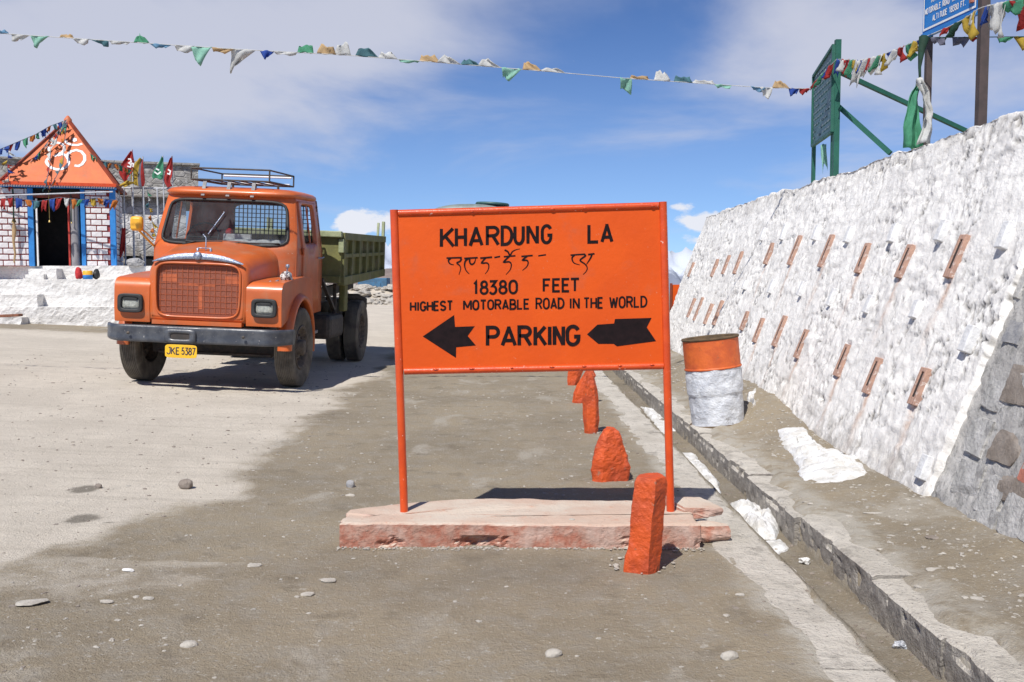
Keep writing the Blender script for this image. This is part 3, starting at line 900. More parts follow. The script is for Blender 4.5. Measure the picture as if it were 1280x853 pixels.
# ------------------------------------------------------------------ drain kerbs
def kerb_block(x0, x1, y0, y1, z0, z1, seed, chipL=0, chipR=0, rag=0):
    """a cast length of concrete with chipped, uneven edges"""
    ny_ = max(6, int((y1 - y0) / .018)); yv = np.linspace(y0, y1, ny_)
    prof = [(0, 0), (0, .3), (0, .45), (0, .56), (0, .66), (0, .76), (0, .84), (0, .91), (0, .965), (.05, 1), (.15, 1), (.4, 1), (.7, 1), (.95, 1), (1, .95), (1, .5), (1, 0)]
    rings = []
    for y in yv:
        ring = []
        for a, b in prof:
            x = x0 + (x1 - x0) * a; z = z0 + (z1 - z0) * b
            n = float(fbm(x * 4 + seed, y * 4, z * 6, 4, .6)); n2 = float(fbm(y * 2.3 + seed, a * 3, b * 3, 4, .6)); c_ = 0
            if chipL and a <= .05 and b > .8:
                c_ = chipL * max(0, float(fbm(y * 5 + seed, 3, 1, 4, .62)) * 1.6 - .12)
                x += c_ * (1 if a == 0 else .6); z -= c_ * (.3 if a == 0 else .9)
            if chipR and a >= .95 and b > .8:
                c_ = chipR * max(0, float(fbm(y * 5 + seed, 9, 1, 4, .62)) * 1.6 - .1); x -= c_; z -= c_ * .5
            if rag and a >= .95: x += rag * n2
            if rag and a <= 0.05 and x0 < 1.3: x += -rag * n2
            pit_ = .02 * max(0, float(fbm(y * 14 + seed, z * 16, a * 3, 3, .6)) - .22) * (a < .05)
            ring.append((x + (.008 * n + pit_ * 2) * (a < .9), y, z + .006 * n2 - .004 * (a > .5)))
        rings.append(ring)
    b = MB(); n = len(prof)
    vs = [p for r_ in rings for p in r_]; fs = []
    for i in range(ny_ - 1):
        for k in range(n - 1): fs.append((i * n + k, i * n + k + 1, (i + 1) * n + k + 1, (i + 1) * n + k))
    b.add(vs, fs, None, 0, False); b.add(rings[0], [tuple(range(n))]); b.add(rings[-1], [tuple(range(n - 1, -1, -1))])
    return b


KB = empty('drain_kerb', (1.7, 8, 0), 'raised grey concrete kerb in chipped cast lengths on the wall side of the drain', 'kerb')
cuts = [1.2, 2.9, 3.78, 4.55, 5.75, 6.95, 7.55, 8.8, 10.0, 11.2, 12.6, 15.0, 17.5]
for i in range(len(cuts) - 1):
    off = [.0, .006, -.004, .010, -.012, .002, -.006, .004, 0, -.005, .005, 0][i]
    o = kerb_block(1.668 + off, 2.03 + off, cuts[i] + .0015, cuts[i + 1] - .0015, -.2, .048 + [.0, .006, -.004, .01, -.008, .006, -.003, .004, 0, .004, 0, 0][i], 30 + i, chipL=.035).build('kerb_length', M['concrete'], bevel=0)
    o.parent = KB; o.matrix_parent_inverse = Matrix.Translation((-1.7, -8, 0))
KL = empty('drain_edging', (1.3, 8, 0), 'pale flush concrete strip along the road side of the drain beside the signboard', 'kerb')
cuts = [1.2, 3.6, 6.4, 9.2, 12.0, 15.0, 17.5]
for i in range(len(cuts) - 1):
    o = kerb_block(1.10, 1.392, cuts[i] + .003, cuts[i + 1] - .003, -.2, -.003, 60 + i, chipL=0, chipR=.03, rag=.05).build('edging_length', M['concrete'])
    o.parent = KL; o.matrix_parent_inverse = Matrix.Translation((-1.3, -8, 0))

# ------------------------------------------------------------------ the signboard on its slab
def slab_mesh():
    L, D_, Hh = 1.93, .60, .135
    nx_, ny_ = 130, 42
    b = MB(); vs = []; fs = []
    # closed shell by rings round the outline, from the foot to the top, then inwards
    def outline(k, N=220):
        per = 2 * (L + D_); s = k / N * per
        if s < L: return (s - L / 2, -D_ / 2, 0, -1)
        s -= L
        if s < D_: return (L / 2, s - D_ / 2, 1, 0)
        s -= D_
        if s < L: return (L / 2 - s, D_ / 2, 0, 1)
        s -= L
        return (-L / 2, D_ / 2 - s, -1, 0)
    N = 300; rings = []
    lev = [(-.05, .0)] + [(q / 14, .0) for q in range(14)] + [(.97, -.006), (1.0, -.02), (1.0, -.06), (1.0, -.12), (1.0, -.2)]
    for h_, o_ in lev:
        ring = []
        for k in range(N):
            x, y, nx0, ny0 = outline(k, N)
            n = float(fbm(x * 8, y * 8, h_ * 1.1, 5, .65)); crumble = max(0, float(fbm(x * 5 + 7, y * 5, h_ * .8 + 1, 5, .62)) - .18) * .14 * (1 if h_ < 1 else .0)
            edge = .017 * float(fbm(x * 6, y * 6, 3, 5, .62))
            k_ = o_ + edge - crumble * (h_ < .5) + .012 * n
            # back-left corner is broken off
            cut = max(0, (-(x) - .62) * 1 + (y - .05)) * .7
            cutr = max(0, (x - .72)) * .35 * (y > 0)
            xx = x + nx0 * k_; yy = y + ny0 * k_
            if h_ == 1.0:   # shrink towards the middle line for the inner rings
                xx = x * (1 + o_ / (L / 2)) + nx0 * edge; yy = y * (1 + o_ / (D_ / 2)) + ny0 * edge
            yy -= cut * .6 + cutr
            zt = Hh * h_ - (.020 * max(0, float(fbm(x * 3, y * 5, 9, 4)) + .1) if h_ > .9 else 0) - .02 * max(0, -x - .8) * (h_ > .5)
            ring.append((xx, yy, zt))
        rings.append(ring)
    b.loft(rings, smooth=False)
    top = rings[-1]
    # fill the middle with strips across
    b.add(top, [tuple(range(N))])
    return b


sx = (at(422, 690, 5.24).x + at(880, 690, 5.24).x) / 2
SL = obj('concrete_slab', slab_mesh().mesh('concrete_slab'), M['slab'], loc=(sx + .0, 5.53, .0), rot=(0, 0, R(-.6)), label='low red painted concrete slab with pale top carrying the orange signboard', cat='slab')
p = atz(868, 655, .1)
obj('broken_slab_stone', rock_mesh('broken_slab_stone', (.27, .26, .075), 5, 12, .7, .10, 6, material=M['slab'], fine=.03), loc=(1.03, 5.62, .085), rot=(R(4), R(5), .4), label='loose flat pinkish chunk lying on the right end of the slab', cat='stone')
obj('broken_slab_stone', rock_mesh('broken_slab_stone', (.24, .17, .1), 15, 12, .6, .14, 7, material=M['slab'], fine=.04), loc=(1.08, 5.42, -.01), rot=(0, 0, .2), label='crumbled lump at the broken right front corner of the slab', cat='stone')
obj('broken_slab_stone', rock_mesh('broken_slab_stone', (.09, .07, .07), 25, 6, .5, .14, 7, material=M['slab'], fine=.04), loc=(.90, 5.66, .12), rot=(0, 0, 1.2), label='small reddish stone on the slab beside the right signpost', cat='stone')

SY = 5.50
SG = empty('signboard', (at(505, 643, SY).x, SY, .12), 'orange pass signboard on two posts reading KHARDUNG LA 18380 FEET with PARKING between black arrows', 'sign')
SGi = Matrix.Translation(-Vector(SG.location))


def ps(o):
    o.parent = SG; o.matrix_parent_inverse = SGi; return o


def sp(px, py, dy=0.0): return at(px, py, SY + dy)


pr_ = .0225
bl, tl_, tr_, br_ = sp(505.5, 648), sp(492.5, 266), sp(828.5, 255), sp(838.5, 650)
tl_i = sp(492.5, 262.5); tr_i = sp(828.5, 252.5)
ps(MB().tube([bl, tl_i], pr_, 16).build('post', M['sign_frame']))
ps(MB().tube([br_, tr_i], pr_, 16).build('post', M['sign_frame']))
lx = .024
a, b = sp(492.5, 267), sp(828.5, 257.0); d = (b - a).normalized() * lx
ps(MB().tube([a + d, b - d], .019, 16).build('top_rail', M['sign_frame']))
a2, b2 = sp(500, 464.5), sp(834.5, 457.5); d = (b2 - a2).normalized() * lx
ps(MB().tube([a2 + d, b2 - d], .019, 16).build('bottom_rail', M['sign_frame']))
PY = -.006     # front of the sheet relative to the post plane


def spf(px, py, dy=0): return at(px, py, SY) + Vector((0, PY + dy, 0))


poly = [spf(497.5, 270.5), spf(825, 260), spf(831.5, 456), spf(504, 463)]
pan = MB()
# sheet with slight buckling, thickness 3 mm
NXp, NYp = 60, 36; vs = []
for s_ in (0, .004):
    for j in range(NYp + 1):
        for i in range(NXp + 1):
            u = i / NXp; v = j / NYp
            q = poly[0].lerp(poly[1], u).lerp(poly[3].lerp(poly[2], u), v)
            wv = .0012 * math.sin(u * 7 + 1) * math.sin(v * 5) * math.sin(PI * u) * math.sin(PI * v)
            vs.append(q + Vector((0, wv + s_, 0)))
n1 = (NXp + 1) * (NYp + 1); fs = []
for j in range(NYp):
    for i in range(NXp):
        k = j * (NXp + 1) + i
        fs.append((k, k + 1, k + NXp + 2, k + NXp + 1)); fs.append((n1 + k, n1 + k + NXp + 1, n1 + k + NXp + 2, n1 + k + 1))
pan.add(vs, fs, None, 0, True)
ps(pan.build('board', M['sign']))
# weld blobs where the sheet meets the rails
wb = MB(); rs = random.Random(2)
for px in (545, 590, 640, 690, 730, 775, 815):
    for top in (0, 1):
        if top and px in (545, 640, 775): continue
        q = (a.lerp(b, (px - 492) / 336) if top else a2.lerp(b2, (px - 500) / 335)) + Vector((0, -.017, -.004 if top else .008))
        wb.lathe([(0, -.004), (.010, -.002), (.012, .002), (0, .006)], 8, Matrix.Translation(q) @ Matrix.Diagonal((rs.uniform(.7, 1.5), .6, .8, 1)), smooth=True)
ps(wb.build('weld_bead', M['sign_frame'], kind='stuff'))

# ---------------- stroke lettering
def arc(cx_, cy_, rx, ry, a0, a1, n=10):
    return [(cx_ + rx * math.cos(R(a0 + (a1 - a0) * i / n)), cy_ + ry * math.sin(R(a0 + (a1 - a0) * i / n))) for i in range(n + 1)]


GL = {
    'K': [[(0, 0), (0, 1)], [(.95, 1), (.05, .42)], [(.30, .60), (1, 0)]],
    'H': [[(0, 0), (0, 1)], [(1, 0), (1, 1)], [(0, .5), (1, .5)]],
    'A': [[(0, 0), (.53, 1.03)], [(.47, 1.03), (1, 0)], [(.2, .27), (.8, .27)]],
    'R': [[(0, 0), (0, 1), (.55, 1)] + arc(.55, .76, .42, .24, 90, -90)[1:] + [(0, .52)], [(.5, .52), (1, 0)]],
    'D': [[(0, 0), (0, 1), (.35, 1)] + arc(.35, .5, .65, .5, 90, -90, 14)[1:] + [(0, 0)]],
    'U': [[(0, 1), (0, .35)] + arc(.5, .35, .5, .35, 180, 360, 12)[1:] + [(1, 1)]],
    'N': [[(0, 0), (0, 1.02)], [(.02, 1.0), (.98, 0)], [(1, -.02), (1, 1)]],
    'G': [arc(.5, .66, .5, .34, 25, 180, 10) + arc(.5, .34, .5, .34, 180, 345, 12)[1:] + [(1, .44), (.6, .44)]],
    'L': [[(0, 1), (0, 0), (1, 0)]],
    'F': [[(0, 0), (0, 1), (1, 1)], [(0, .52), (.8, .52)]],
    'E': [[(1, 1), (0, 1), (0, 0), (1, 0)], [(0, .52), (.85, .52)]],
    'T': [[(0, 1), (1, 1)], [(.5, 1), (.5, 0)]],
    'I': [[(.5, 0), (.5, 1)]],
    'S': [arc(.5, .74, .48, .26, 20, 200, 9) + [(.2, .56), (.8, .42)] + arc(.5, .26, .48, .26, 20, -160, 9)],
    'M': [[(0, 0), (0, 1.02)], [(.02, 1), (.5, .2)], [(.5, .2), (.98, 1)], [(1, 1.02), (1, 0)]],
    'O': [arc(.5, .66, .5, .34, 0, 180, 10) + arc(.5, .34, .5, .34, 180, 360, 10)[0:] + [(1, .66)]],
    '0': [arc(.5, .66, .5, .34, 0, 180, 10) + arc(.5, .34, .5, .34, 180, 360, 10)[0:] + [(1, .66)]],
    'B': [[(0, .52), (.55, .52)] + arc(.55, .26, .45, .26, 90, -90)[1:] + [(0, 0), (0, 1), (.5, 1)] + arc(.5, .76, .40, .24, 90, -90)[1:]],
    'W': [[(0, 1), (.25, -.02)], [(.25, -.02), (.5, .9)], [(.5, .9), (.75, -.02)], [(.75, -.02), (1, 1)]],
    'P': [[(0, 0), (0, 1), (.55, 1)] + arc(.55, .74, .44, .26, 90, -90)[1:] + [(0, .48)]],
    '1': [[(.1, .8), (.6, 1), (.6, 0)]],
    '8': [arc(.5, .76, .40, .24, -90, 270, 16), arc(.5, .27, .5, .27, 90, 450, 16)],
    '3': [[(0, 1), (.9, 1), (.42, .62)] + arc(.45, .3, .5, .32, 90, -150, 12)],
    '5': [[(.9, 1), (.15, 1), (.08, .55)] + arc(.42, .32, .5, .30, 110, -150, 12)],
    '7': [[(0, 1), (1, 1), (.35, 0)]],
    'J': [[(.5, 1), (1, 1), (1, .3)] + arc(.5, .3, .5, .3, 0, -170, 8)[1:]],
    'C': [arc(.5, .66, .5, .34, 30, 180, 10) + arc(.5, .34, .5, .34, 180, 330, 10)],
    'Y': [[(0, 1), (.5, .5), (1, 1)], [(.5, .5), (.5, 0)]],
    'V': [[(0, 1), (.5, 0), (1, 1)]],
    '.': [[(.4, 0), (.4, .12)]],
}


def ribbon(b, pts, wds, lift, n, mi=0):
    """flat brush stroke through 3D points pts; n = face normal; slightly raised above the surface"""
    P = [Vector(p) for p in pts]; Nn = len(P)
    if not isinstance(wds, (list, tuple)): wds = [wds] * Nn
    if Nn < 2: return
    closed = (P[0] - P[-1]).length < 1e-6 and Nn > 3
    L, Rr = [], []
    for i in range(Nn):
        if closed and i in (0, Nn - 1): a_, c_ = P[Nn - 2], P[1]
        else: a_, c_ = P[max(i - 1, 0)], P[min(i + 1, Nn - 1)]
        d1 = (P[i] - a_); d2 = (c_ - P[i])
        if d1.length < 1e-9: d1 = d2.copy()
        if d2.length < 1e-9: d2 = d1.copy()
        d1.normalize(); d2.normalize()
        n1_ = n.cross(d1); n2_ = n.cross(d2); m_ = n1_ + n2_
        if m_.length < .2: m_ = n1_
        m_.normalize(); k = min(2.2, 1 / max(.35, m_.dot(n1_)))
        L.append(P[i] + m_ * wds[i] / 2 * k + n * lift); Rr.append(P[i] - m_ * wds[i] / 2 * k + n * lift)
    vs = L + Rr; fs = [(i, i + 1, Nn + i + 1, Nn + i) for i in range(Nn - 1)]
    b.add(vs, fs, None, mi, False)


def write(b, word, spans, ytops, ybots, fn, wd, n, jit=0.0, lift0=.0012):
    """word letters placed in pixel spans [(x0,x1)..] of the board; ytops/ybots given at the ends of the word"""
    X0, X1 = spans[0][0], spans[-1][1]; k = 0
    for ch, (x0, x1) in zip(word, spans):
        if ch == ' ': continue
        for st in GL[ch]:
            pts = []
            for u, v in st:
                px = x0 + (x1 - x0) * u; f_ = (px - X0) / max(1e-6, X1 - X0)
                yt = ytops[0] + (ytops[1] - ytops[0]) * f_; yb = ybots[0] + (ybots[1] - ybots[0]) * f_
                pts.append(fn(px, yb + (yt - yb) * v))
            dense = []
            for a_, c_ in zip(pts[:-1], pts[1:]):
                m_ = max(1, int((c_ - a_).length / .012)); dense += [a_.lerp(c_, q / m_) for q in range(m_)]
            closed_ = (pts[0] - pts[-1]).length < 1e-6
            dense.append(pts[-1]); pts = dense
            wds_ = [wd * (1 + .10 * float(fbm(q.x * 40, q.z * 40, k, 2))) for q in pts]
            if closed_: wds_[-1] = wds_[0]
            ribbon(b, pts, wds_, lift0 + .00022 * (k % 7), n); k += 1


def even(x0, x1, word, wide='MWOGDN', gap=.42):
    ws = [(.22 if c in 'I.' else 1.35 if c in 'MW' else .62 if c == '1' else .85 if c in 'LFEJ' else 1.0) for c in word]
    tot = sum(ws) + gap * (len(word) - 1); k = (x1 - x0) / tot; out = []; x = x0
    for q in ws: out.append((x, x + q * k)); x += (q + gap) * k
    return out


PXM = SY / F      # metres per photo pixel on the board
NF = Vector((0, -1, 0))
z4 = lambda v: 520 + v / 4.923
b1 = MB()
i_ = 1.75   # half stroke, letters' outer limits shrink by it
write(b1, 'KHARDUNG', [(z4(q) + i_, z4(r) - i_) for q, r in ((148, 240), (240, 313), (325, 415), (430, 515), (522, 598), (600, 668), (680, 755), (768, 838))], (286.4, 282.2), (308.6, 303.6), spf, 4.0 * PXM, NF)
ps(b1.build('lettering', M['letter'], label='black word KHARDUNG'))
b1 = MB(); write(b1, 'LA', [(z4(1055) + i_, z4(1120)), (z4(1135) + i_, z4(1213) - i_)], (281.6, 281), (303, 302.2), spf, 4.0 * PXM, NF)
ps(b1.build('lettering', M['letter'], label='black word LA'))
z5 = lambda v: 480 + v / 3.555
z6 = lambda v: 660 + v / 3.555
b1 = MB(); write(b1, '18380', [(z5(400), z5(416)), (z5(430), z5(460)), (z5(470), z5(500)), (z5(513), z5(544)), (z5(558), z5(590))], (352.4, 351), (367.6, 366.6), spf, 2.95 * PXM, NF)
ps(b1.build('lettering', M['letter'], label='black number 18380')); b1 = MB(); write(b1, 'FEET', [(z6(70), z6(98)), (z6(112), z6(141)), (z6(154), z6(182)), (z6(190), z6(226))], (349.8, 348.6), (364.6, 364.0), spf, 2.95 * PXM, NF, lift0=.0014)
ps(b1.build('lettering', M['letter'], label='black word FEET'))
b1 = MB()
for wd_, x0, x1, yt, yb in (('HIGHEST', 513.5, 565.5, (378.2, 376.6), (388.4, 387.6)), ('MOTORABLE', 580, 661, (376.2, 374.4), (387.2, 386.0)), ('ROAD', 670.4, 704.5, (373.4, 373.2), (386.4, 385)),
                            ('IN', 712.5, 723.5, (373.4, 373.2), (385.6, 385.4)), ('THE', 730, 753, (373, 372.4), (385.2, 384.9)), ('WORLD', 762.4, 808, (371.8, 370.8), (384.8, 383.4))):
    b1 = MB(); write(b1, wd_, even(x0, x1, wd_), yt, yb, spf, 2.3 * PXM, NF)
    ps(b1.build('lettering', M['letter'], label='small black word ' + wd_))
b1 = MB(); write(b1, 'PARKING', [(609.5, 623), (628, 644), (649, 663), (669, 682), (686, 688), (693, 704), (709, 723)], (409.6, 408), (432, 430.6), spf, 4.6 * PXM, NF)
ps(b1.build('lettering', M['letter'], label='large black word PARKING'))
b1 = MB()
TB = [[(188, 260), (282, 257)], [(214, 262), (201, 272), (203, 286), (214, 297), (234, 301)], [(270, 258), (279, 266), (270, 280), (252, 290), (268, 305), (275, 325), (264, 362)],
      [(297, 262), (380, 257)], [(322, 262), (304, 278), (299, 305), (308, 335), (328, 357)], [(330, 262), (331, 286), (342, 298), (356, 292), (364, 276), (368, 258)],
      [(395, 260), (468, 254)], [(430, 258), (404, 290), (436, 290), (448, 305), (444, 332), (425, 358)], [(482, 257), (518, 250)],
      [(540, 252), (612, 246)], [(545, 210), (566, 222), (578, 244), (592, 222), (612, 210), (640, 203)], [(574, 250), (540, 284), (572, 283), (586, 298), (580, 330), (553, 362)],
      [(648, 250), (718, 244)], [(684, 248), (656, 272), (682, 274), (690, 290), (680, 314), (654, 336)], [(752, 247), (800, 240)],
      [(950, 242), (1040, 236)], [(975, 242), (961, 256), (962, 275), (975, 292), (1008, 302)], [(1034, 237), (1042, 246), (1020, 262), (1010, 276), (1038, 296), (1053, 318), (1046, 342), (1027, 361)], [(1058, 238), (1098, 233)], [(1082, 236), (1072, 262), (1048, 298)]]
for k, st in enumerate(TB):
    # smooth the stroke and taper the tail
    pts = []
    for i in range(len(st) - 1):
        for q in range(4):
            t_ = q / 4; p0 = st[max(i - 1, 0)]; p1 = st[i]; p2 = st[i + 1]; p3 = st[min(i + 2, len(st) - 1)]
            f_ = lambda j: .5 * (2 * p1[j] + (-p0[j] + p2[j]) * t_ + (2 * p0[j] - 5 * p1[j] + 4 * p2[j] - p3[j]) * t_ ** 2 + (-p0[j] + 3 * p1[j] - 3 * p2[j] + p3[j]) * t_ ** 3)
            pts.append((f_(0), f_(1)))
    pts.append(st[-1]); n_ = len(pts)
    base = 9.5 if len(st) == 2 else 10.5
    wds = [base / 4.923 * PXM * (1 if len(st) == 2 else (1.0 - .72 * (i / (n_ - 1)) ** 2.2)) for i in range(n_)]
    ribbon(b1, [spf(z4(x), 270 + y / 4.923) for x, y in pts], wds, .0012 + .00022 * (k % 7), NF)
ps(b1.build('lettering', M['letter'], label='black line of Tibetan script'))
for pl in ([(z5(x), 240 + y / 3.555) for x, y in ((173, 642), (312, 547), (316, 600), (403, 597), (372, 640), (408, 682), (321, 690), (320, 737))],
           [(z6(x), 240 + y / 3.555) for x, y in ((262, 633), (308, 590), (382, 585), (386, 565), (548, 560), (527, 602), (568, 663), (395, 686), (380, 675), (312, 675))]):
    b1 = MB(); b1.prism([spf(x, y) + NF * .0005 for x, y in pl], NF * .0012)
    ps(b1.build('arrow', M['letter']))

# ------------------------------------------------------------------ orange stones along the road edge
def marker_stone(outline, ybase, label, seed, depth=.8, facets=5, m='stone_orange', rough=.012, zb=0.0, ridge=.1):
    """outline: (py, px-left, px-right) rows from the foot to the top; depth = thickness relative to width"""
    foot = atz((outline[0][1] + outline[0][2]) / 2, ybase, zb); D = foot.y + .06; k = D / F
    rows = []
    for j in range(len(outline) - 1):
        for q in range(8): f_ = q / 8; rows.append([outline[j][c] + (outline[j + 1][c] - outline[j][c]) * f_ for c in range(3)])
    rows.append(list(outline[-1])); rings = []; N = 44; rs_ = random.Random(seed)
    angs = sorted([2 * PI * (i + rs_.uniform(-.22, .22)) / facets for i in range(facets)]); off = rs_.uniform(0, 6)
    base_w = (outline[0][2] - outline[0][1]) * k
    for (py, xl, xr) in rows:
        c = at((xl + xr) / 2, py, D); w_ = (xr - xl) * k / 2; dd = base_w * depth / 2 * (.55 + .45 * min(1, (xr - xl) / (outline[0][2] - outline[0][1]))); ring = []
        for i in range(N):
            a = 2 * PI * i / N
            # faceted cross section: distance to the nearest facet plane
            r_ = min(1 / max(.25, math.cos(a - b_ - off)) for b_ in angs if math.cos(a - b_ - off) > .2) if any(math.cos(a - b_ - off) > .2 for b_ in angs) else 1.0
            r_ = min(r_, 1.32) / 1.16
            ring.append([c.x + w_ * r_ * math.cos(a), D + dd * r_ * math.sin(a), c.z])
        xs_ = [p[0] for p in ring]; mx, mn = max(xs_), min(xs_); cx_ = (mx + mn) / 2; sc_ = 2 * w_ / (mx - mn)
        rings.append([[c.x + (p[0] - cx_) * sc_, p[1], p[2]] for p in ring])
    # foot goes below the ground, top gets a worn edge
    f0 = [[p[0], p[1], -.06 + zb] for p in rings[0]]; t0 = rings[-1]; cx_ = sum(p[0] for p in t0) / N; cy_ = sum(p[1] for p in t0) / N
    caps = [[[cx_ + (p[0] - cx_) * q, cy_ + (p[1] - cy_) * q, p[2] + h_] for p in t0] for q, h_ in ((.97, .004), (.80, .006), (.45, .006), (.15, .006))]
    allr = [f0] + rings + caps
    V_ = np.array(allr); sh_ = V_.shape; v = V_.reshape(-1, 3)
    d_ = np.stack([fbm(v[:, 0] * 11 + seed * 3 + i * 5, v[:, 1] * 11, v[:, 2] * 9, 5, .62) for i in range(3)], -1)
    chunk = np.clip(fbm(v[:, 0] * 7 + seed, v[:, 1] * 7 + 4, v[:, 2] * 6, 3) - .12, 0, 1)[:, None] * (v - np.array([foot.x, D, 0])) * np.array([1, 1, 0]) * -.32
    v = v + d_ * rough + chunk; V_ = v.reshape(sh_)
    b = MB(); b.loft(V_.tolist(), smooth=False, cap1=True)
    o = b.build('painted_stone', M[m], label=label, cat='stone', group='orange painted marker stones along the road edge')
    o.location = (foot.x, D, 0)
    o.data.transform(Matrix.Translation((-foot.x, -D, 0)))
    return o


marker_stone([(718, 779, 827), (690, 780, 827), (650, 786, 829), (620, 790, 832), (602, 792.5, 833.5), (596, 795, 832)], 716, 'tall square-topped orange marker stone in front of the slab, nearest of the row', 3, .95, 5, rough=.010)
marker_stone([(601, 739, 784), (585, 738, 787), (570, 739, 785), (557, 743, 780), (546, 748, 777), (539, 753, 773), (536, 758, 769)], 601, 'broad pointed orange marker stone just behind the sign shadow', 9, .9, 4, rough=.018)
marker_stone([(543, 731, 747), (525, 729, 749), (500, 728, 748), (482, 730, 746), (470, 732, 742), (467, 734, 740)], 543, 'slender upright orange marker stone behind the broad pointed one', 12, .9, 5)
marker_stone([(505, 715, 729), (492, 717, 733), (480, 722, 740), (470, 728, 745), (464, 732, 742)], 505, 'orange marker stone leaning against the slender upright one', 19, .8, 5)
marker_stone([(482, 709, 722), (470, 709, 727), (460, 710, 730), (450, 712, 728)], 482, 'farthest orange marker stone just below the edge of the signboard', 22, .9, 5)

# ------------------------------------------------------------------ oil drum
dp = Vector((1.945, 9.30, .055))
DR = empty('oil_drum', dp, 'leaning oil drum with orange upper band and flaking white lower half on the kerb', 'drum', rot=(R(-1), R(-6.2), 0))
rad, hh = .258, .83


def drum_part(name, z0, z1, m, seed, amp):
    n = 72; k = max(4, int((z1 - z0) / .014)); vs = []; fs = []
    for j in range(k + 1):
        z = z0 + (z1 - z0) * j / k
        for i in range(n):
            a = 2 * PI * i / n
            dn = amp * float(fbm(math.cos(a) * 1.6 + seed, math.sin(a) * 1.6, z * 5, 4, .6)) + amp * .5 * float(fbm(math.cos(a) * 5 + seed, math.sin(a) * 5, z * 14, 3))
            r_ = rad - (.01 * (z < .3) if amp > .01 else 0) + dn
            vs.append((r_ * math.cos(a), r_ * math.sin(a), z))
    for j in range(k):
        for i in range(n): fs.append((j * n + i, j * n + (i + 1) % n, (j + 1) * n + (i + 1) % n, (j + 1) * n + i))
    b = MB(); b.add(vs, fs, None, 0, True)
    return b.build(name, m, DR)


drum_part('white_body', .012, .545, M['drum_white'], 3, .016)
drum_part('orange_band', .535, .815, M['drum_orange'], 7, .005)
MB().lathe([(rad - .012, .80), (rad + .006, .81), (rad + .012, .822), (rad + .004, .832), (rad - .012, .824), (rad - .016, .80)], 64).build('top_rim', M['drum_inner'], DR)
MB().lathe([(0, .735), (rad - .03, .742), (rad - .012, .77), (rad - .014, .82)], 48).build('inner_wall', M['drum_inner'], DR)
MB().lathe([(rad + .004, .0), (rad + .013, .008), (rad + .006, .022), (rad - .02, .016), (0, .012)], 64).build('bottom_rim', M['drum_inner'], DR)
MB().lathe([(rad - .002, .53), (rad + .009, .538), (rad + .009, .546), (rad - .002, .556)], 64).build('rolling_hoop', M['drum_orange'], DR)

# ------------------------------------------------------------------ snow patches
def snow(name, pts, h, label, z=None, seed=1, ridges=0, matname='snow', out=0.02):
    P = [Vector(p) for p in pts]; c = sum(P, Vector()) / len(P)
    b = MB(); N = 110; rings = []
    # dense outline
    outl = []
    for i in range(N):
        s_ = i / N * len(P); k = int(s_); f_ = s_ - k
        outl.append(P[k].lerp(P[(k + 1) % len(P)], f_))
    K = 22; rs = []
    for j in range(K + 1):
        q = 1 - j / K; ring = []
        for i, p in enumerate(outl):
            x = c.x + (p.x - c.x) * q; y = c.y + (p.y - c.y) * q
            x += .035 * q * float(fbm(x * 9, y * 9, seed, 4)); y += .05 * q * float(fbm(x * 9, y * 9, seed + 5, 4))
            hh_ = h * (1 - q ** 3) * (.75 + 1.3 * float(fbm(x * 9, y * 6, seed, 5, .62))) + ridges * abs(math.sin(y * 16 + 2.2 * float(fbm(x * 3, y * 3, 2, 2)))) * (1 - q ** 4)
            base = (gz(x, y) if z is None else z)
            ring.append((x, y, base + hh_ - (out if j == 0 else 0)))
        rings.append(ring)
    b.loft(rings, cap1=True)
    return b.build(name, M[matname], kind='stuff', label=label, cat='snow')


def G(px, py, z):
    for _ in range(6):
        p = atz(px, py, z)
        if z < -.05: return p
        z = gz(p.x, p.y)
    return p


snow('snow_patch', [G(x, y, .15) for x, y in ((970, 538), (1004, 532), (1020, 556), (1046, 572), (1078, 574), (1084, 596), (1058, 606), (1004, 605), (990, 572), (974, 556))], .032, 'ridged patch of old snow on the bank at the foot of the wall', seed=3, ridges=.035)
snow('snow_patch', [G(x, y, -.1) for x, y in ((905, 628), (925, 622), (955, 632), (975, 652), (972, 668), (948, 668), (925, 652))], .085, 'dirty lump of snow in the drain beside the broken end of the slab', z=-.12, seed=8)
snow('snow_patch', [G(x, y, -.1) for x, y in ((848, 562), (866, 562), (890, 588), (905, 612), (898, 622), (880, 604), (860, 582))], .05, 'thin dirty snow in the drain just beyond the lump beside the slab', z=-.125, seed=18)
snow('snow_patch', [G(x, y, -.1) for x, y in ((800, 505), (822, 508), (846, 535), (828, 540), (812, 520))], .04, 'thin snow lying in the drain left of the drum', z=-.13, seed=9)
snow('snow_patch', [G(x, y, .2) for x, y in ((931, 492), (945, 486), (944, 500), (938, 510), (930, 508))], .09, 'small heap of snow behind the drum at the wall foot', seed=10)
snow('snow_patch', [G(x, y, -.12) for x, y in ((955, 674), (972, 672), (988, 684), (975, 692), (958, 684))], .02, 'small scrap of snow in the drain beyond the litter', z=-.128, seed=12)

# ------------------------------------------------------------------ litter in the drain
def crumple(name, px, py, z, s_, seed, label, flat=.5, cat='litter', m='litter'):
    p = atz(px, py, z)
    obj(name, rock_mesh(name, (s_, s_ * .8, s_ * flat), seed, 12, .3, .5, 16, material=M[m], fine=.12), loc=(p.x, p.y, z - .004), rot=(0, 0, seed), label=label, cat=cat)


crumple('crumpled_wrapper', 1127, 811, -.13, .075, 3, 'crumpled silver and black wrapper in the drain near the camera')
crumple('crumpled_wrapper', 1006, 705, -.13, .07, 5, 'crumpled white wrapper in the drain beyond the silver one', m='cloth_white')

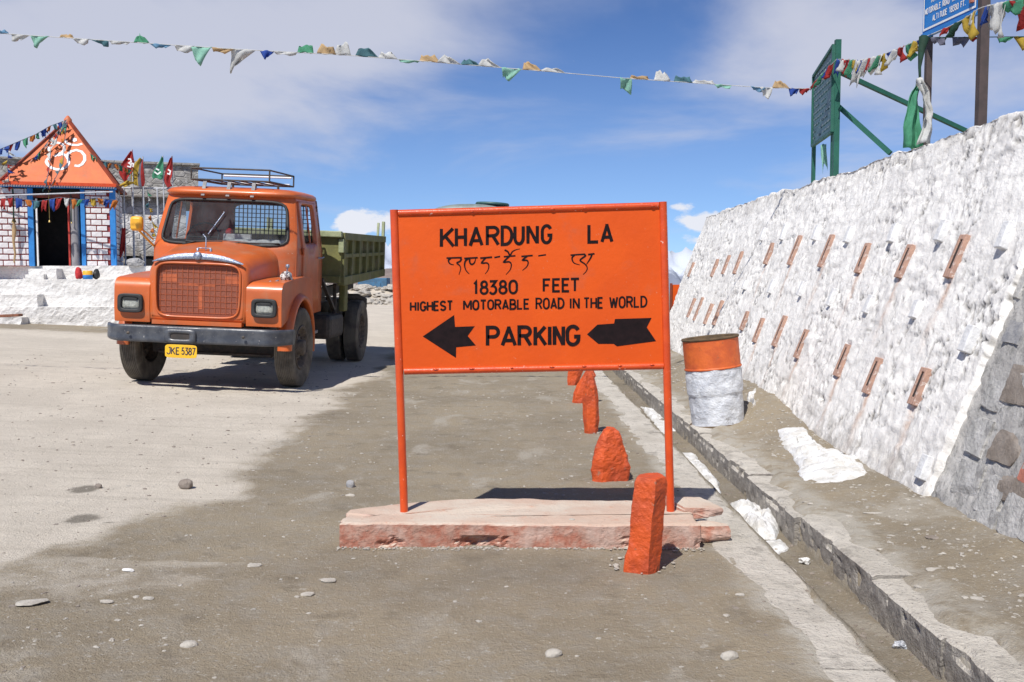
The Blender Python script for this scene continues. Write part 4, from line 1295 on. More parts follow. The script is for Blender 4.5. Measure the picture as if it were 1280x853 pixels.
# ------------------------------------------------------------------ loose stones one can tell apart
LS = [(438, 610, .075, .055, .048, 'rock_grey', 'round grey pebble on the brown dirt left of the signpost'),
      (438, 621, .085, .03, .012, 'rock_pale', 'pale flat chip just in front of the round grey pebble'),
      (232, 604, .12, .10, .05, 'rock_brown', 'small jagged brown rock poking from the pale dusty ground'),
      (123, 607, .06, .04, .018, 'rock_brown', 'small dark chip beside the upper round damp spot'),
      (318, 708, .085, .06, .02, 'rock_pale', 'pale flat stone left of the slab'),
      (160, 703, .075, .035, .014, 'cloth_white', 'white rectangular chip on the dark dirt at the left'),
      (410, 727, .09, .06, .018, 'rock_pale', 'pale flat stone in front of the left end of the slab'),
      (384, 744, .07, .05, .018, 'rock_pale', 'small pale stone nearer than the one in front of the slab'),
      (236, 793, .08, .06, .014, 'rock_pale', 'pale slab fragment in the left foreground dirt'),
      (692, 820, .08, .05, .018, 'rock_pale', 'white stone chip in the centre foreground'),
      (912, 824, .085, .055, .02, 'rock_pale', 'pale rounded stone in the foreground beside the drain edging'),
      (133, 741, .075, .04, .012, 'rock_pale', 'pale elongated chip in the left dirt'),
      (185, 736, .06, .04, .012, 'rock_pale', 'pale chip right of the elongated one'),
      (40, 744, .16, .09, .014, 'rock_pale', 'flat pale fragment at the left edge of the picture'),
      (1222, 738, .07, .07, .05, 'rock_pale', 'pale stone on the bank near the right edge'),
      (1092, 568, .08, .06, .05, 'rock_pale', 'pale stone right of the snow patch at the wall foot'),
      (1098, 636, .20, .05, .015, 'rock_pale', 'long pale splinter on the bank below the snow patch'),
      (1170, 702, .12, .07, .03, 'rock_pale', 'flat pale stone on the bank before the wall end'),
      (1168, 668, .10, .09, .05, 'rock_brown', 'brown stone at the foot of the bare wall end'),
      (1062, 637, .05, .05, .03, 'rock_pale', 'small white stone between the snow patch and kerb'),
      (925, 745, .05, .03, .012, 'rock_pale', 'small pale chip on the dirt right of the front marker stone'),
      (715, 650, .04, .03, .015, 'rock_pale', 'tiny pale stone on top of the slab')]
for i, (px, py, a_, b_, c_, m_, lab) in enumerate(LS):
    z0 = .0
    if 'round' not in lab and 'jagged' not in lab: c_ = min(c_, .012) - .012 + .01
    p = atz(px, py, .11 if px > 1000 else (.13 if py == 650 else .05 if px < 300 else 0)); z0 = gz(p.x, p.y) if py != 650 else .125
    obj('loose_stone', rock_mesh('loose_stone', (a_ * .85, b_ * .85, c_ + (.02 if 'round' in lab or 'jagged' in lab else .003)), 200 + i, 12, .0 if 'round' in lab else .3, .22, 0 if 'round' in lab else 6, material=M[m_], fine=.03, smooth='round' in lab), loc=(p.x, p.y, z0 - (.012 if 'round' in lab or 'jagged' in lab else .002)), rot=(0, 0, rr_.uniform(-.4, .4)), label=lab, cat='stone')

# gravel nobody could count
rs = np.random.RandomState(11)
v0, f0 = _CS[3]; v0 = v0 / np.linalg.norm(v0, axis=1)[:, None]; f0 = np.array(f0)


def gravel(name, pts, sizes, m, label):
    allv = []; allf = []; k = len(v0)
    for i, ((x, y, z), s_) in enumerate(zip(pts, sizes)):
        sc_ = s_ * np.array([rs.uniform(.6, 1.5), rs.uniform(.5, 1.1), rs.uniform(.25, .55)])
        a = rs.uniform(0, PI); v = v0 * sc_ * (1 + rs.uniform(-.28, .28, (k, 1)))
        v = np.stack([v[:, 0] * math.cos(a) - v[:, 1] * math.sin(a), v[:, 0] * math.sin(a) + v[:, 1] * math.cos(a), v[:, 2]], -1) + np.array([x, y, z])
        allv.append(v); allf.append(f0 + i * k)
    me = grid_mesh(name, np.concatenate(allv), np.concatenate(allf), False)
    obj(name, me, m, kind='stuff', label=label, cat='gravel')


def zat(x, y):
    i = np.clip(np.searchsorted(xs, x) - 1, 0, nx - 2); j = np.clip(np.searchsorted(ys, y) - 1, 0, ny - 2)
    fx = (x - xs[i]) / (xs[i + 1] - xs[i]); fy = (y - ys[j]) / (ys[j + 1] - ys[j])
    return ZZ[j, i] * (1 - fx) * (1 - fy) + ZZ[j, i + 1] * fx * (1 - fy) + ZZ[j + 1, i] * (1 - fx) * fy + ZZ[j + 1, i + 1] * fx * fy


def scatter(n, x0, x1, y0, y1, smin, smax, dens=None, pw_=2.2):
    x = rs.uniform(x0, x1, n); y = y0 + (y1 - y0) * rs.rand(n) ** 1.5
    if dens is not None:
        keep = rs.rand(n) < dens(x, y); x, y = x[keep], y[keep]
    s_ = smin + (smax - smin) * rs.rand(len(x)) ** pw_ 
    s_ = s_ * (.7 + .06 * y)
    return np.stack([x, y, zat(x, y) + s_ * .06], -1), s_


p_, s_ = scatter(5600, -2.9, 1.2, 2.9, 13, .0018, .013, lambda x, y: .25 + .75 * sst(-.05, .3, fbm(x * 1.5, y * 1.5, 31, 3)), 4.5)
gravel('gravel', p_, s_, M['rock_pale'], 'scattered pale grit on the brown dirt around the signboard')
p_, s_ = scatter(2600, -7.5, -1.8, 3.4, 16, .0025, .014, None, 3.2)
gravel('gravel', p_, s_, M['rock_brown'], 'fine brown grit on the pale dusty ground at the left')
p_, s_ = scatter(4800, 1.75, 2.75, 3.0, 14, .002, .016, lambda x, y: .12 + sst(1.85, 2.2, x), 4.5)
gravel('gravel', p_, s_, M['rock_pale'], 'stony grit covering the bank between kerb and wall')
p_, s_ = scatter(800, 1.41, 1.66, 3.0, 14, .003, .018, None, 3.5)
gravel('gravel', p_, s_, M['rock_brown'], 'grit lying on the floor of the drain')
p_, s_ = scatter(380, .95, 1.4, 3.6, 14, .003, .014, None, 3)
gravel('gravel', p_, s_, M['rock_brown'], 'grit on the concrete edging of the drain')
# crumbs round the foot of the slab and marker stones
pts = []; ss_ = []
for k in range(520):
    a = rs.uniform(0, 1); x = -.93 + 1.95 * a; y = 5.215 + rs.normal() * .022; pts.append((x, y, .004)); ss_.append(rs.uniform(.002, .009))
for cx_, cy_ in ((.65, 4.83), (.71, 7.05), (.72, 9.1)):
    for k in range(20):
        a = rs.uniform(0, 2 * PI); r_ = rs.uniform(.1, .17); pts.append((cx_ + r_ * math.cos(a), cy_ + .08 + r_ * math.sin(a), .006)); ss_.append(rs.uniform(.004, .016))
gravel('gravel', pts, ss_, M['rock_pale'], 'crumbled mortar round the feet of slab and marker stones')

# ================================================================== PART TWO


def attach(o, root):
    m = Matrix.Translation(root.location) @ root.rotation_euler.to_matrix().to_4x4()
    o.parent = root; o.matrix_parent_inverse = m.inverted(); return o


def hit(px, py, p0, n):
    d = ray(px, py); o = Vector((0, 0, H)); return o + d * ((Vector(p0) - o).dot(n) / d.dot(n))


def supere(cx_, cy_, a, b, n=48, e=4.0):
    out = []
    for i in range(n):
        t_ = 2 * PI * i / n; c, s_ = math.cos(t_), math.sin(t_)
        out.append((cx_ + a * math.copysign(abs(c) ** (2 / e), c), cy_ + b * math.copysign(abs(s_) ** (2 / e), s_)))
    return out


def by_angle(poly, c, n=144):
    """outline re-sampled by direction from a centre, so two outlines can be joined ring to ring"""
    out = []; P = len(poly)
    for i in range(n):
        a = 2 * PI * i / n + .001; d = (math.cos(a), math.sin(a)); best = None
        for k in range(P):
            x1, y1 = poly[k][0] - c[0], poly[k][1] - c[1]; x2, y2 = poly[(k + 1) % P][0] - c[0], poly[(k + 1) % P][1] - c[1]
            ex, ey = x2 - x1, y2 - y1; dn = d[0] * ey - d[1] * ex
            if abs(dn) < 1e-12: continue
            t_ = (x1 * ey - y1 * ex) / dn; s_ = (x1 * d[1] - y1 * d[0]) / dn
            if t_ > 0 and -1e-6 <= s_ <= 1 + 1e-6 and (best is None or t_ > best): best = t_
        out.append((c[0] + d[0] * best, c[1] + d[1] * best))
    return out


def holed(b, outer, inner, c, fn, th, nrings=5, mi=0, n=144, smooth=True):
    """sheet with a hole; fn(a, b, depth) -> 3D; depth 0 = outside face, th = inside face"""
    O = by_angle(outer, c, n); I = by_angle(inner, c, n); rings = []
    rings.append([fn(*p, th) for p in O])
    for k in range(nrings + 1):
        f_ = k / nrings
        rings.append([fn(o[0] + (i[0] - o[0]) * f_, o[1] + (i[1] - o[1]) * f_, 0) for o, i in zip(O, I)])
    rings.append([fn(*p, th) for p in I])
    b.loft(rings, None, mi, smooth)
    return b


# ------------------------------------------------------------------ the tipper truck
TRX, TRY = -3.79, 11.72
TK = empty('tipper_truck', (TRX, TRY, gz(TRX, TRY) - .004), 'orange lorry with green tipper body, roof rack and yellow plate parked facing the camera', 'truck', rot=(0, R(2.25), R(-2.2)))


def pit(p):     # the sprung body sits slightly nose down
    return (p[0], p[1], p[2] + .035 * (p[1] - 1.0))


def tp(b, name, mats, parent=None, bevel=0, pitch=True, **kw):
    if pitch: b.map(pit)
    return b.build(name, mats, parent or TK, bevel, **kw)


ZX = Matrix(((0, 0, 1, 0), (1, 0, 0, 0), (0, 1, 0, 0), (0, 0, 0, 1)))   # lathe axis -> local x


def wheel(x, v, side, dual=False, steer=0, dirty='rubber', rr=.51):
    """side +1: outer face towards +x"""
    root_m = Matrix.Translation((x, v, rr)) @ Matrix.Rotation(steer, 4, 'Z')
    Mx = root_m @ (ZX if side > 0 else Matrix.Rotation(PI, 4, 'Z') @ ZX)
    prof = [(.27, -.085), (.33, -.108), (.40, -.120), (.455, -.118), (.487, -.108)]
    for g in range(-4, 5):       # circumferential tread ribs
        z = g * .0225
        prof += [(rr - .003 * abs(g) * .6, z - .008), (rr - .003 * abs(g) * .6, z + .006), (rr - .017, z + .009), (rr - .017, z + .0125)]
    prof = prof[:-2] + [(.487, .108), (.455, .118), (.40, .120), (.33, .108), (.27, .085)]
    t_ = MB().lathe(prof, 72, Mx).build('wheel', M[dirty], TK)
    rim = MB().lathe([(.27, -.09), (.285, -.04), (.25, .02), (.26, .07), (.285, .098), (.272, .105), (.245, .09), (.235, .03), (.20, .02), (.15, .05), (.10, .055), (.098, .13 if not dual else .0), (.06, .14 if not dual else .0), (0, .14 if not dual else 0)], 48, Mx)
    rim.build('rim', M['hub'], t_)
    if not dual:
        for k in range(8):
            a = 2 * PI * k / 8
            MB().lathe([(.014, .03), (.014, .075), (.008, .082), (0, .082)], 6, Mx @ Matrix.Translation((.155 * math.cos(a), .155 * math.sin(a), 0)), smooth=False).build('wheel_nut', M['hub'], t_)
    return t_


wheel(.955, .98, 1, steer=R(-2)); wheel(-.975, .98, -1, steer=R(-2))
for s_ in (1, -1):
    wheel(s_ * .985, 4.86, s_, dual=True); wheel(s_ * .70, 4.86, s_, dual=True)
# rear outer hub dish visible from the side
# under parts
ub = MB()
for s_ in (-1, 1):
    ub.bar((s_ * .42, .15, .72), (s_ * .42, 6.9, .92), .08, .22)
for v in (.3, 1.6, 2.9, 4.2, 5.6, 6.8): ub.bar((-.40, v, .80), (.40, v, .80), .07, .12)
tp(ub, 'chassis_frame', M['steel_dark'], pitch=False)
tp(MB().bar((-.85, .98, .44), (.85, .98, .44), .11, .12).tube([(-.5, .98, .42), (-.80, .98, .50)], .06, 8), 'front_axle', M['steel_dark'], pitch=False)
tp(MB().tube([(-.95, 4.86, .51), (.95, 4.86, .51)], .09, 12).lathe([(0, -.22), (.14, -.2), (.22, -.05), (.22, .05), (.14, .2), (0, .22)], 16, Matrix.Translation((0, 4.86, .51))), 'rear_axle', M['steel_dark'], pitch=False)
for s_ in (-1, 1):
    b = MB()
    for k in range(5): b.bar((s_ * .42, .98 - .62 + k * .09, .56 + k * .018), (s_ * .42, .98 + .62 - k * .09, .56 + k * .018), .08, .015)
    tp(b, 'leaf_spring', M['steel_dark'], pitch=False)
    b = MB()
    for k in range(7): b.bar((s_ * .48, 4.86 - .75 + k * .09, .66 + k * .02), (s_ * .48, 4.86 + .75 - k * .09, .66 + k * .02), .09, .018)
    tp(b, 'leaf_spring', M['steel_dark'], pitch=False)
tp(MB().box((0, 1.1, .95), (.62, 1.2, .62)).tube([(.1, 1.5, .60), (.1, 4.6, .53)], .05, 8), 'engine', M['steel_dark'], bevel=.03, pitch=False)
tp(MB().tube([(-.72, .80, .40), (.72, .80, .40)], .022, 8), 'tie_rod', M['steel_dark'], pitch=False)
tp(MB().box((.74, 3.35, .66), (.52, .95, .36)), 'fuel_tank', M['steel_dark'], bevel=.07, pitch=False)
tp(MB().box((-.78, 3.4, .66), (.40, .7, .36)), 'battery_box', M['steel_dark'], bevel=.03, pitch=False)
b = MB().box((.80, 3.02, 1.06), (.05, .5, .06)); b.bar((.90, 2.65, 1.36), (.90, 3.5, .90), .05, .05); b.bar((.90, 3.55, 1.30), (.90, 3.55, .72), .05, .05); b.bar((.6, 3.6, 1.30), (.6, 3.6, .72), .05, .05)
tp(b, 'body_bracket', M['steel_dark'], pitch=False)
tp(MB().box((.95, 3.95, 1.07), (.10, .22, .42)), 'mud_flap', M['green_body'], bevel=.02, pitch=False)
tp(MB().tube([(.45, 6.4, 1.02), (.68, 6.5, 1.02), (.80, 6.55, .96), (.80, 6.55, .87), (.68, 6.5, .80), (.45, 6.4, .80)], .06, 10), 'rear_bumper_loop', M['steel_dark'], pitch=False)
tp(MB().box((.0, 6.85, .92), (1.5, .08, .14)), 'rear_crossbar', M['steel_dark'], pitch=False)

# bumper: rounded pressed bar, ends swept back
rings = []
for i in range(41):
    u = -1.13 + 2.26 * i / 40; e = max(0, abs(u) - .86) / .27; v = .02 + .26 * e ** 2.0
    hz = .102 * (1 - .10 * e); sec = supere(0, 0, .055, hz, 20, 3.2)
    dent = .012 * float(fbm(u * 3, 1, 1, 3)); bulge = .02 if -.38 < u < .12 else 0
    rings.append([(u, v + a - bulge + dent + .014 * math.cos(b_ / hz * 2.2), .712 + b_ + .018 * u * .0) for a, b_ in sec])
tp(MB().loft(rings, cap0=True, cap1=True), 'bumper', M['bumper'])
b = MB(); holed(b, supere(-.13, .70, .185, .082, 48, 6), supere(-.13, .70, .115, .036, 48, 5), (-.13, .70), lambda a, c, d: (a, -.075 + d, c), .03, 2)
bp_ = tp(b, 'bumper_plate', M['bumper'])
tp(MB().box((-.13, -.052, .70), (.23, .03, .07)), 'bumper_slot', M['interior'])
for u in (-.75, .62):
    tp(MB().lathe([(0, -.0), (.018, .0), (.018, .012), (0, .016)], 10, Matrix.Translation((u, -.06, .72)) @ Matrix.Rotation(PI / 2, 4, 'X')), 'bumper_bolt', M['hub'])
# number plate
PLC = (-.115, -.07, .525)
pw_, ph_ = .190, .078
tp(MB().prism([(PLC[0] + a, PLC[1], PLC[2] + c) for a, c in supere(0, 0, pw_, ph_, 40, 7)], (0, .006, 0)), 'number_plate', M['plate'], bevel=.002)
word_spans = [('J', -.165, -.128), ('K', -.112, -.072), ('E', -.055, -.020), ('5', .012, .042), ('3', .053, .083), ('8', .094, .126), ('7', .136, .168)]
b = MB(); k = 0
for ch, x0, x1 in word_spans:
    for st in GL[ch]:
        ribbon(b, [(PLC[0] + x0 + (x1 - x0) * u, PLC[1], PLC[2] - .036 + .078 * v) for u, v in st], .0125, .001 + .0003 * (k % 5), NF); k += 1
tp(b, 'plate_lettering', M['plate_ink'], label='JKE 5387')

# bonnet
def bring(v, hw, zb, zt, rt, crown, ins=0.0):
    pts = []; hw -= ins; zt -= ins; zb += ins
    pts.append((-hw * .985, v, zb)); 
    for q in (.25, .5, .75): pts.append((-hw, v, zb + (zt - rt - zb) * q))
    for i in range(9):
        a = PI - PI / 2 * i / 8; pts.append((-hw + rt + rt * math.cos(a), v, zt - rt + rt * math.sin(a)))
    for i in range(1, 12):
        x = -(hw - rt) + 2 * (hw - rt) * i / 12; pts.append((x, v, zt + crown * (1 - (x / (hw - rt)) ** 2)))
    for i in range(9):
        a = PI / 2 - PI / 2 * i / 8; pts.append((hw - rt + rt * math.cos(a), v, zt - rt + rt * math.sin(a)))
    for q in (.75, .5, .25): pts.append((hw, v, zb + (zt - rt - zb) * q))
    pts.append((hw * .985, v, zb))
    return pts


n0 = bring(.135, .60, .86, 1.60, .19, .05, .045)
b = MB(); b.loft([n0, bring(.145, .60, .86, 1.60, .19, .05, .02), bring(.175, .60, .86, 1.60, .19, .05, .0), bring(.26, .605, .86, 1.64, .20, .055), bring(.45, .62, .86, 1.68, .20, .055), bring(.75, .66, .86, 1.725, .20, .055), bring(1.12, .74, .86, 1.78, .20, .05)])
hood = tp(b, 'bonnet', M['truck'])
# nose face with the grille opening
outer = [(p[0], p[2]) for p in n0]
gril = [(x * (1 - .10 * (1.24 - z)) if z < 1.24 else x, z) for x, z in supere(-.0, 1.235, .505, .315, 72, 7)]
b = MB(); holed(b, outer, gril, (0, 1.235), lambda a, c, d: (a, .135 + d, c), .035, 3, n=192)
tp(b, 'grille_surround', M['truck'])
b = MB(); tube_pts = [(x * 1.012, .128, 1.235 + (z - 1.235) * 1.02) for x, z in by_angle(gril, (0, 1.235), 96)]
b.tube(tube_pts, .014, 8, closed=True); tp(b, 'grille_rim', M['truck'])
gp = MB().prism([(x * .998, .168, 1.235 + (z - 1.235) * .998) for x, z in gril], (0, .01, 0)); gpo = tp(gp, 'grille', M['grille'])
b = MB()
for i in range(-7, 8):
    x = i * .066
    if abs(x) < .49: b.bar((x, .164, .955), (x, .164, 1.525), .007, .004)
for i in range(9):
    z = .965 + i * .069; b.bar((-.48, .1655, z), (.48, .1655, z), .007, .004)
tp(b, 'grille_bars', M['grille_bar'], gpo, kind='stuff')
b = MB(); b.box((-.35, .1675, 1.37), (.17, .004, .09)); b.box((.40, .1675, 1.37), (.16, .004, .09)); b.box((-.02, .1675, 1.30), (.44, .004, .03)); b.box((0.02, .1675, 1.16), (.05, .004, .3))
tp(b, 'radiator_support', M['grille_bar'], gpo)
# arched trim above the grille
vs = []; fs = []; K = 40
for i in range(K + 1):
    u = -.545 + 1.09 * i / K; zc = 1.64 - .075 * (abs(u) / .54) ** 2.2; hw = .030 * (1 - (abs(u) / .56) ** 3) + .006
    for s_, dv in ((-1, .0), (-.5, -.014), (.5, -.014), (1, .0)): vs.append((u, .118 + dv + .03 * (s_ > 0) * .5, zc + s_ * hw))
for i in range(K):
    for j in range(3): k = i * 4 + j; fs.append((k, k + 1, k + 5, k + 4))
tp(MB().add(vs, fs, None, 0, True), 'grille_trim', M['chrome'])
tp(MB().lathe([(.0, .022), (.028, .018), (.045, .008), (.05, 0), (.05, -.02)], 24, Matrix.Translation((-.0, .098, 1.645)) @ Matrix.Rotation(PI / 2, 4, 'X')), 'round_badge', M['chrome'])
b = MB().tube([(.03, .30, 1.71), (.03, .30, 1.86), (-.02, .34, 1.90)], .007, 8); b.tube([(-.07, .30, 1.735), (.09, .30, 1.735)], .007, 6); b.lathe([(.015, -.01), (.015, .03), (.0, .035)], 10, Matrix.Translation((-.07, .3, 1.70))); b.lathe([(.015, -.01), (.015, .03), (.0, .035)], 10, Matrix.Translation((.09, .3, 1.70)))
tp(b, 'bonnet_ornament', M['chrome'])
tp(MB().bar((-.54, .16, .845), (.54, .16, .845), .10, .05), 'front_valance', M['truck'])
# wings
ax, az_, ar = .98, .54, .60
def wing(s_):
    arch = [(ax + ar * math.cos(R(a)), az_ + ar * math.sin(R(a))) for a in range(-2, 189, 8)]
    # side outline (v, z), anticlockwise
    outl = [(.155, .83), (.135, 1.0), (.135, 1.24)] + [(.135 + .14 - .14 * math.cos(R(a)), 1.24 + .12 * math.sin(R(a))) for a in range(15, 91, 15)] + [(.7, 1.385), (1.2, 1.40), (1.62, 1.36), (1.72, .86), (1.72, .62), (1.62, .56)]
    outl = outl + [(min(p[0], 1.6), p[1]) for p in arch if p[1] > (.84 if p[0] < ax else .56)]
    clean = []
    for p in outl:
        if not clean or (Vector(p) - Vector(clean[-1])).length > .012: clean.append(p)
    b = MB()
    b.prism([(s_ * .58, v, z) for v, z in clean], (s_ * .43, 0, 0))
    return b


for s_ in (1, -1):
    b = wing(s_); b.map(pit); me = b.mesh('wing')
    bm = bmesh.new(); bm.from_mesh(me); bmesh.ops.triangulate(bm, faces=[f for f in bm.faces if len(f.verts) > 4]); bm.to_mesh(me); bm.free()
    o = obj('wing', me, M['truck'], TK); bv = o.modifiers.new('bevel', 'BEVEL'); bv.width = .055; bv.segments = 4; bv.limit_method = 'ANGLE'; bv.angle_limit = R(50)
    for p in o.data.polygons: p.use_smooth = True
    wn_ = o.modifiers.new('wn', 'WEIGHTED_NORMAL'); wn_.keep_sharp = False
    # lip round the wheel
    b = MB(); rings = []
    for a in range(-14, 186, 5):
        c_, q = math.cos(R(a)), math.sin(R(a))
        rings.append([(s_ * x, ax + r_ * c_, az_ + r_ * q) for x, r_ in ((.92, ar + .055), (1.03, ar + .05), (1.075, ar + .015), (1.08, ar - .02), (1.05, ar - .03), (.92, ar - .015))])
    b.loft(rings, cap0=True, cap1=True); tp(b, 'wheel_arch', M['truck'])
    # headlamps
    hc = s_ * .805
    b = MB(); holed(b, supere(hc, 1.055, .150, .112, 60, 5), supere(hc, 1.055, .108, .074, 60, 4.5), (hc, 1.055), lambda a, c, d: (a, .098 + d, c), .045, 3)
    hl = tp(b, 'headlight', M['rubber_black'])
    b = MB(); rings = [[(x, .135 - k * .012, z) for x, z in supere(hc, 1.055, .112 * (1 - .12 * k * k), .078 * (1 - .12 * k * k), 48, 4)] for k in range(3)]
    b.loft(rings, cap1=True); tp(b, 'lamp_lens', M['lamp_glass'], hl)
    b = MB(); b.box((hc, .118, 1.105), (.17, .03, .035)); tp(b, 'lamp_visor', M['rubber_black'], hl, bevel=.006)
# cab shell
def vf(z): return .99 + .34 * max(0, z - 1.74)
def hwid(z): return .93 - .10 * max(0, min(1, (z - 1.70) / .72))
def fr(u, z, d):
    w_ = hwid(z) + .005; q = min(1, abs(u) / w_)
    return (u * (1 - d * .3), vf(z) + .13 * q ** 7 + d, z)
def outer_front(): return [(-.935, 1.10), (-.935, 1.70), (-.90, 2.0), (-.835, 2.43), (.835, 2.43), (.90, 2.0), (.935, 1.70), (.935, 1.10)]
b = MB(); WC = (0, 2.05)
wind = [(x * (1 + .05 * (2.06 - z) / .28), z) for x, z in supere(0, 2.06, .790, .285, 120, 8)]
holed(b, outer_front(), wind, WC, fr, .03, 10, n=240)
cabf = tp(b, 'cab_front', M['truck'])
ring = by_angle(wind, WC, 120)
b = MB(); b.tube([fr(x * .995, 2.06 + (z - 2.06) * .99, -.004) for x, z in ring], .019, 8, closed=True); tp(b, 'windscreen_seal', M['rubber_black'], cabf)
b = MB(); rings = []
for k in range(9):
    f_ = 1 - k / 8; rings.append([fr(x * f_, 2.06 + (z - 2.06) * f_, .010) for x, z in ring])
b.loft(rings[:-1]); b.add([rings[-2][i] for i in range(120)], [tuple(range(120))]); tp(b, 'windscreen', M['glass'], cabf)
for s_ in (1, -1):
    def sd(v, z, d, s_=s_):
        return (s_ * (hwid(z) - .004 - d), v, z)
    so_ = [(vf(1.1) + .11, 1.05), (vf(1.7) + .11, 1.7), (vf(2.0) + .11, 2.0), (vf(2.43) + .11, 2.43), (2.50, 2.43), (2.53, 1.7), (2.53, .86), (1.62, .86), (1.62, 1.05)]
    win = supere(1.86, 2.075, .31, .255, 48, 9)
    b = MB(); holed(b, so_, win, (1.86, 2.07), sd, .03, 4, n=200); side = tp(b, 'cab_side', M['truck'])
    dr = [(1.40, .93), (1.40, 2.37), (2.33, 2.37), (2.36, 1.7), (2.36, .93)]
    b = MB(); holed(b, dr, supere(1.86, 2.075, .33, .27, 48, 9), (1.86, 2.0), lambda v, z, d, s_=s_: (s_ * (hwid(z) + .012 - d), v, z), .016, 3, n=200); door = tp(b, 'door', M['truck'])
    b = MB(); b.tube([(s_ * (hwid(1.55) + .015), 2.22, 1.62), (s_ * (hwid(1.55) + .06), 2.22, 1.62), (s_ * (hwid(1.55) + .065), 2.33, 1.63)], .011, 8); tp(b, 'door_handle', M['chrome'], door)
    b = MB(); b.add([(s_ * (hwid(z) - .012), v, z) for v, z in supere(1.70, 2.075, .14, .24, 24, 9)], [tuple(range(24))]); tp(b, 'quarter_window', M['glass'], door)
    b = MB().bar((s_ * (hwid(1.83) + .004), 1.84, 1.83), (s_ * (hwid(2.33) + .004), 1.84, 2.32), .02, .02); tp(b, 'window_divider', M['truck'], door)
    for z in (1.25, 1.72): tp(MB().box((s_ * (hwid(z) + .022), 1.385, z), (.03, .05, .09)), 'hinge', M['truck'], door, bevel=.006)
    tp(MB().box((s_ * .86, 1.95, .60), (.22, .5, .04)).bar((s_ * .80, 1.8, .62), (s_ * .70, 1.7, .90), .04, .04), 'step', M['silver_worn'], bevel=.006)
    tp(MB().prism([(s_ * .70, v, z) for v, z in ((1.62, .86), (2.5, .86), (2.5, .95), (1.62, .95))], (s_ * .21, 0, 0)), 'sill', M['truck'])
b = MB(); holed(b, [(-.93, .86), (-.93, 1.7), (-.83, 2.43), (.83, 2.43), (.93, 1.7), (.93, .86)], supere(.26, 2.09, .60, .24, 40, 8), (.26, 2.09), lambda a, c, d: (a, 2.52 - d, c), .03, 3, n=160)
tp(b, 'cab_rear', M['truck'])
b = MB()
for i in range(20): x = -.32 + i * .0612; b.bar((x, 2.46, 1.85), (x, 2.46, 2.34), .018, .01)
for i in range(9): z = 1.85 + i * .06; b.bar((-.34, 2.455, z), (.86, 2.455, z), .016, .01)
tp(b, 'window_guard', M['steel_dark'], kind='stuff')
rings = []
for z, a, c_ in ((2.405, .862, .700), (2.43, .885, .725), (2.455, .88, .72), (2.485, .84, .68), (2.51, .74, .58), (2.525, .5, .4), (2.53, .2, .2)):
    rings.append([(x, y, z) for x, y in supere(0, 1.86, a, c_, 64, 5.5)])
tp(MB().loft(rings, cap0=True, cap1=True), 'roof', M['truck'])
tp(MB().box((0, 1.78, 1.0), (1.74, 1.45, .04)), 'cab_floor', M['interior'])
tp(MB().box((0, 1.24, 1.62), (1.66, .25, .22)), 'dashboard', M['interior'], bevel=.04)
tp(MB().box((0, 2.3, 1.5), (1.6, .16, .55)).box((0, 2.05, 1.30), (1.6, .6, .16)), 'bench_seat', M['interior'], bevel=.04)
b = MB(); q = Matrix.Translation((-.42, 1.46, 1.86)) @ Matrix.Rotation(R(62), 4, 'X'); b.tube([(.21 * math.cos(a), .21 * math.sin(a), 0) for a in [2 * PI * i / 40 for i in range(40)]], .012, 8, closed=True, M=q)
b.tube([(-.2, 0, 0), (.2, 0, 0)], .009, 6, M=q); b.tube([(0, 0, 0), (0, -.0, -.3)], .02, 8, M=q); tp(b, 'steering_wheel', M['rubber_black'])
cl_ = MB(); vs = []; fs = []
for j in range(9):
    for i in range(41):
        u = -.05 + .80 * i / 40; vs.append((u, 1.12 + .035 * j, 1.825 + .03 * math.sin(j * .7) + .016 * float(fbm(u * 9, j * .5, 1, 3)) - .06 * (j == 0)))
for j in range(8):
    for i in range(40): k = j * 41 + i; fs.append((k, k + 1, k + 42, k + 41))
cl_.add(vs, fs, None, 0, True); tp(cl_, 'dashboard_cloth', M['cloth_white'])
tp(MB().box((.12, 1.22, 1.87), (.36, .05, .09)), 'dashboard_box', M['cloth_white'], bevel=.01)
mrock = rock_mesh('garland', (.09, .07, .09), 9, 6, .2, .5, 8, material=M['redcloth'], fine=.1); o = obj('garland', mrock, None, TK, loc=(-.02, 1.30, 1.90))
# wipers
for x0, x1 in ((-.45, -.12), (.10, .60)):
    z0 = 1.80
    b = MB().tube([fr(x0 - .05, 1.76, -.03), fr(x0 + .12, z0 + .01, -.045)], .009, 6).tube([fr(x0 - .02, 1.80, -.035), fr(x1 + .12, 1.815, -.035)], .010, 6); tp(b, 'wiper', M['rubber_black'])
# an aerial or stick leaning across the windscreen, seen bright
tp(MB().tube([fr(-.19, 1.90, -.03), fr(-.02, 2.19, -.03)], .008, 6), 'wiper_arm', M['chrome'])
# mirror on the image-left
b = MB(); b.tube([(-.93, 1.12, 1.72), (-1.02, 1.02, 1.84), (-1.09, .98, 1.93)], .014, 8); b.tube([(-.95, 1.14, 1.80), (-1.02, 1.05, 1.90), (-1.09, .98, 1.95)], .010, 8); arm = tp(b, 'mirror_arm', M['yellow'])
b = MB(); b.loft([[(x, .93 + d, z) for x, z in supere(-1.10, 2.00, .080 - ins, .092 - ins, 32, 4.5)] for d, ins in ((.0, .03), (.01, .008), (.03, 0), (.06, .0), (.075, .02))], cap0=True, cap1=True); tp(b, 'wing_mirror', M['yellow'], arm)
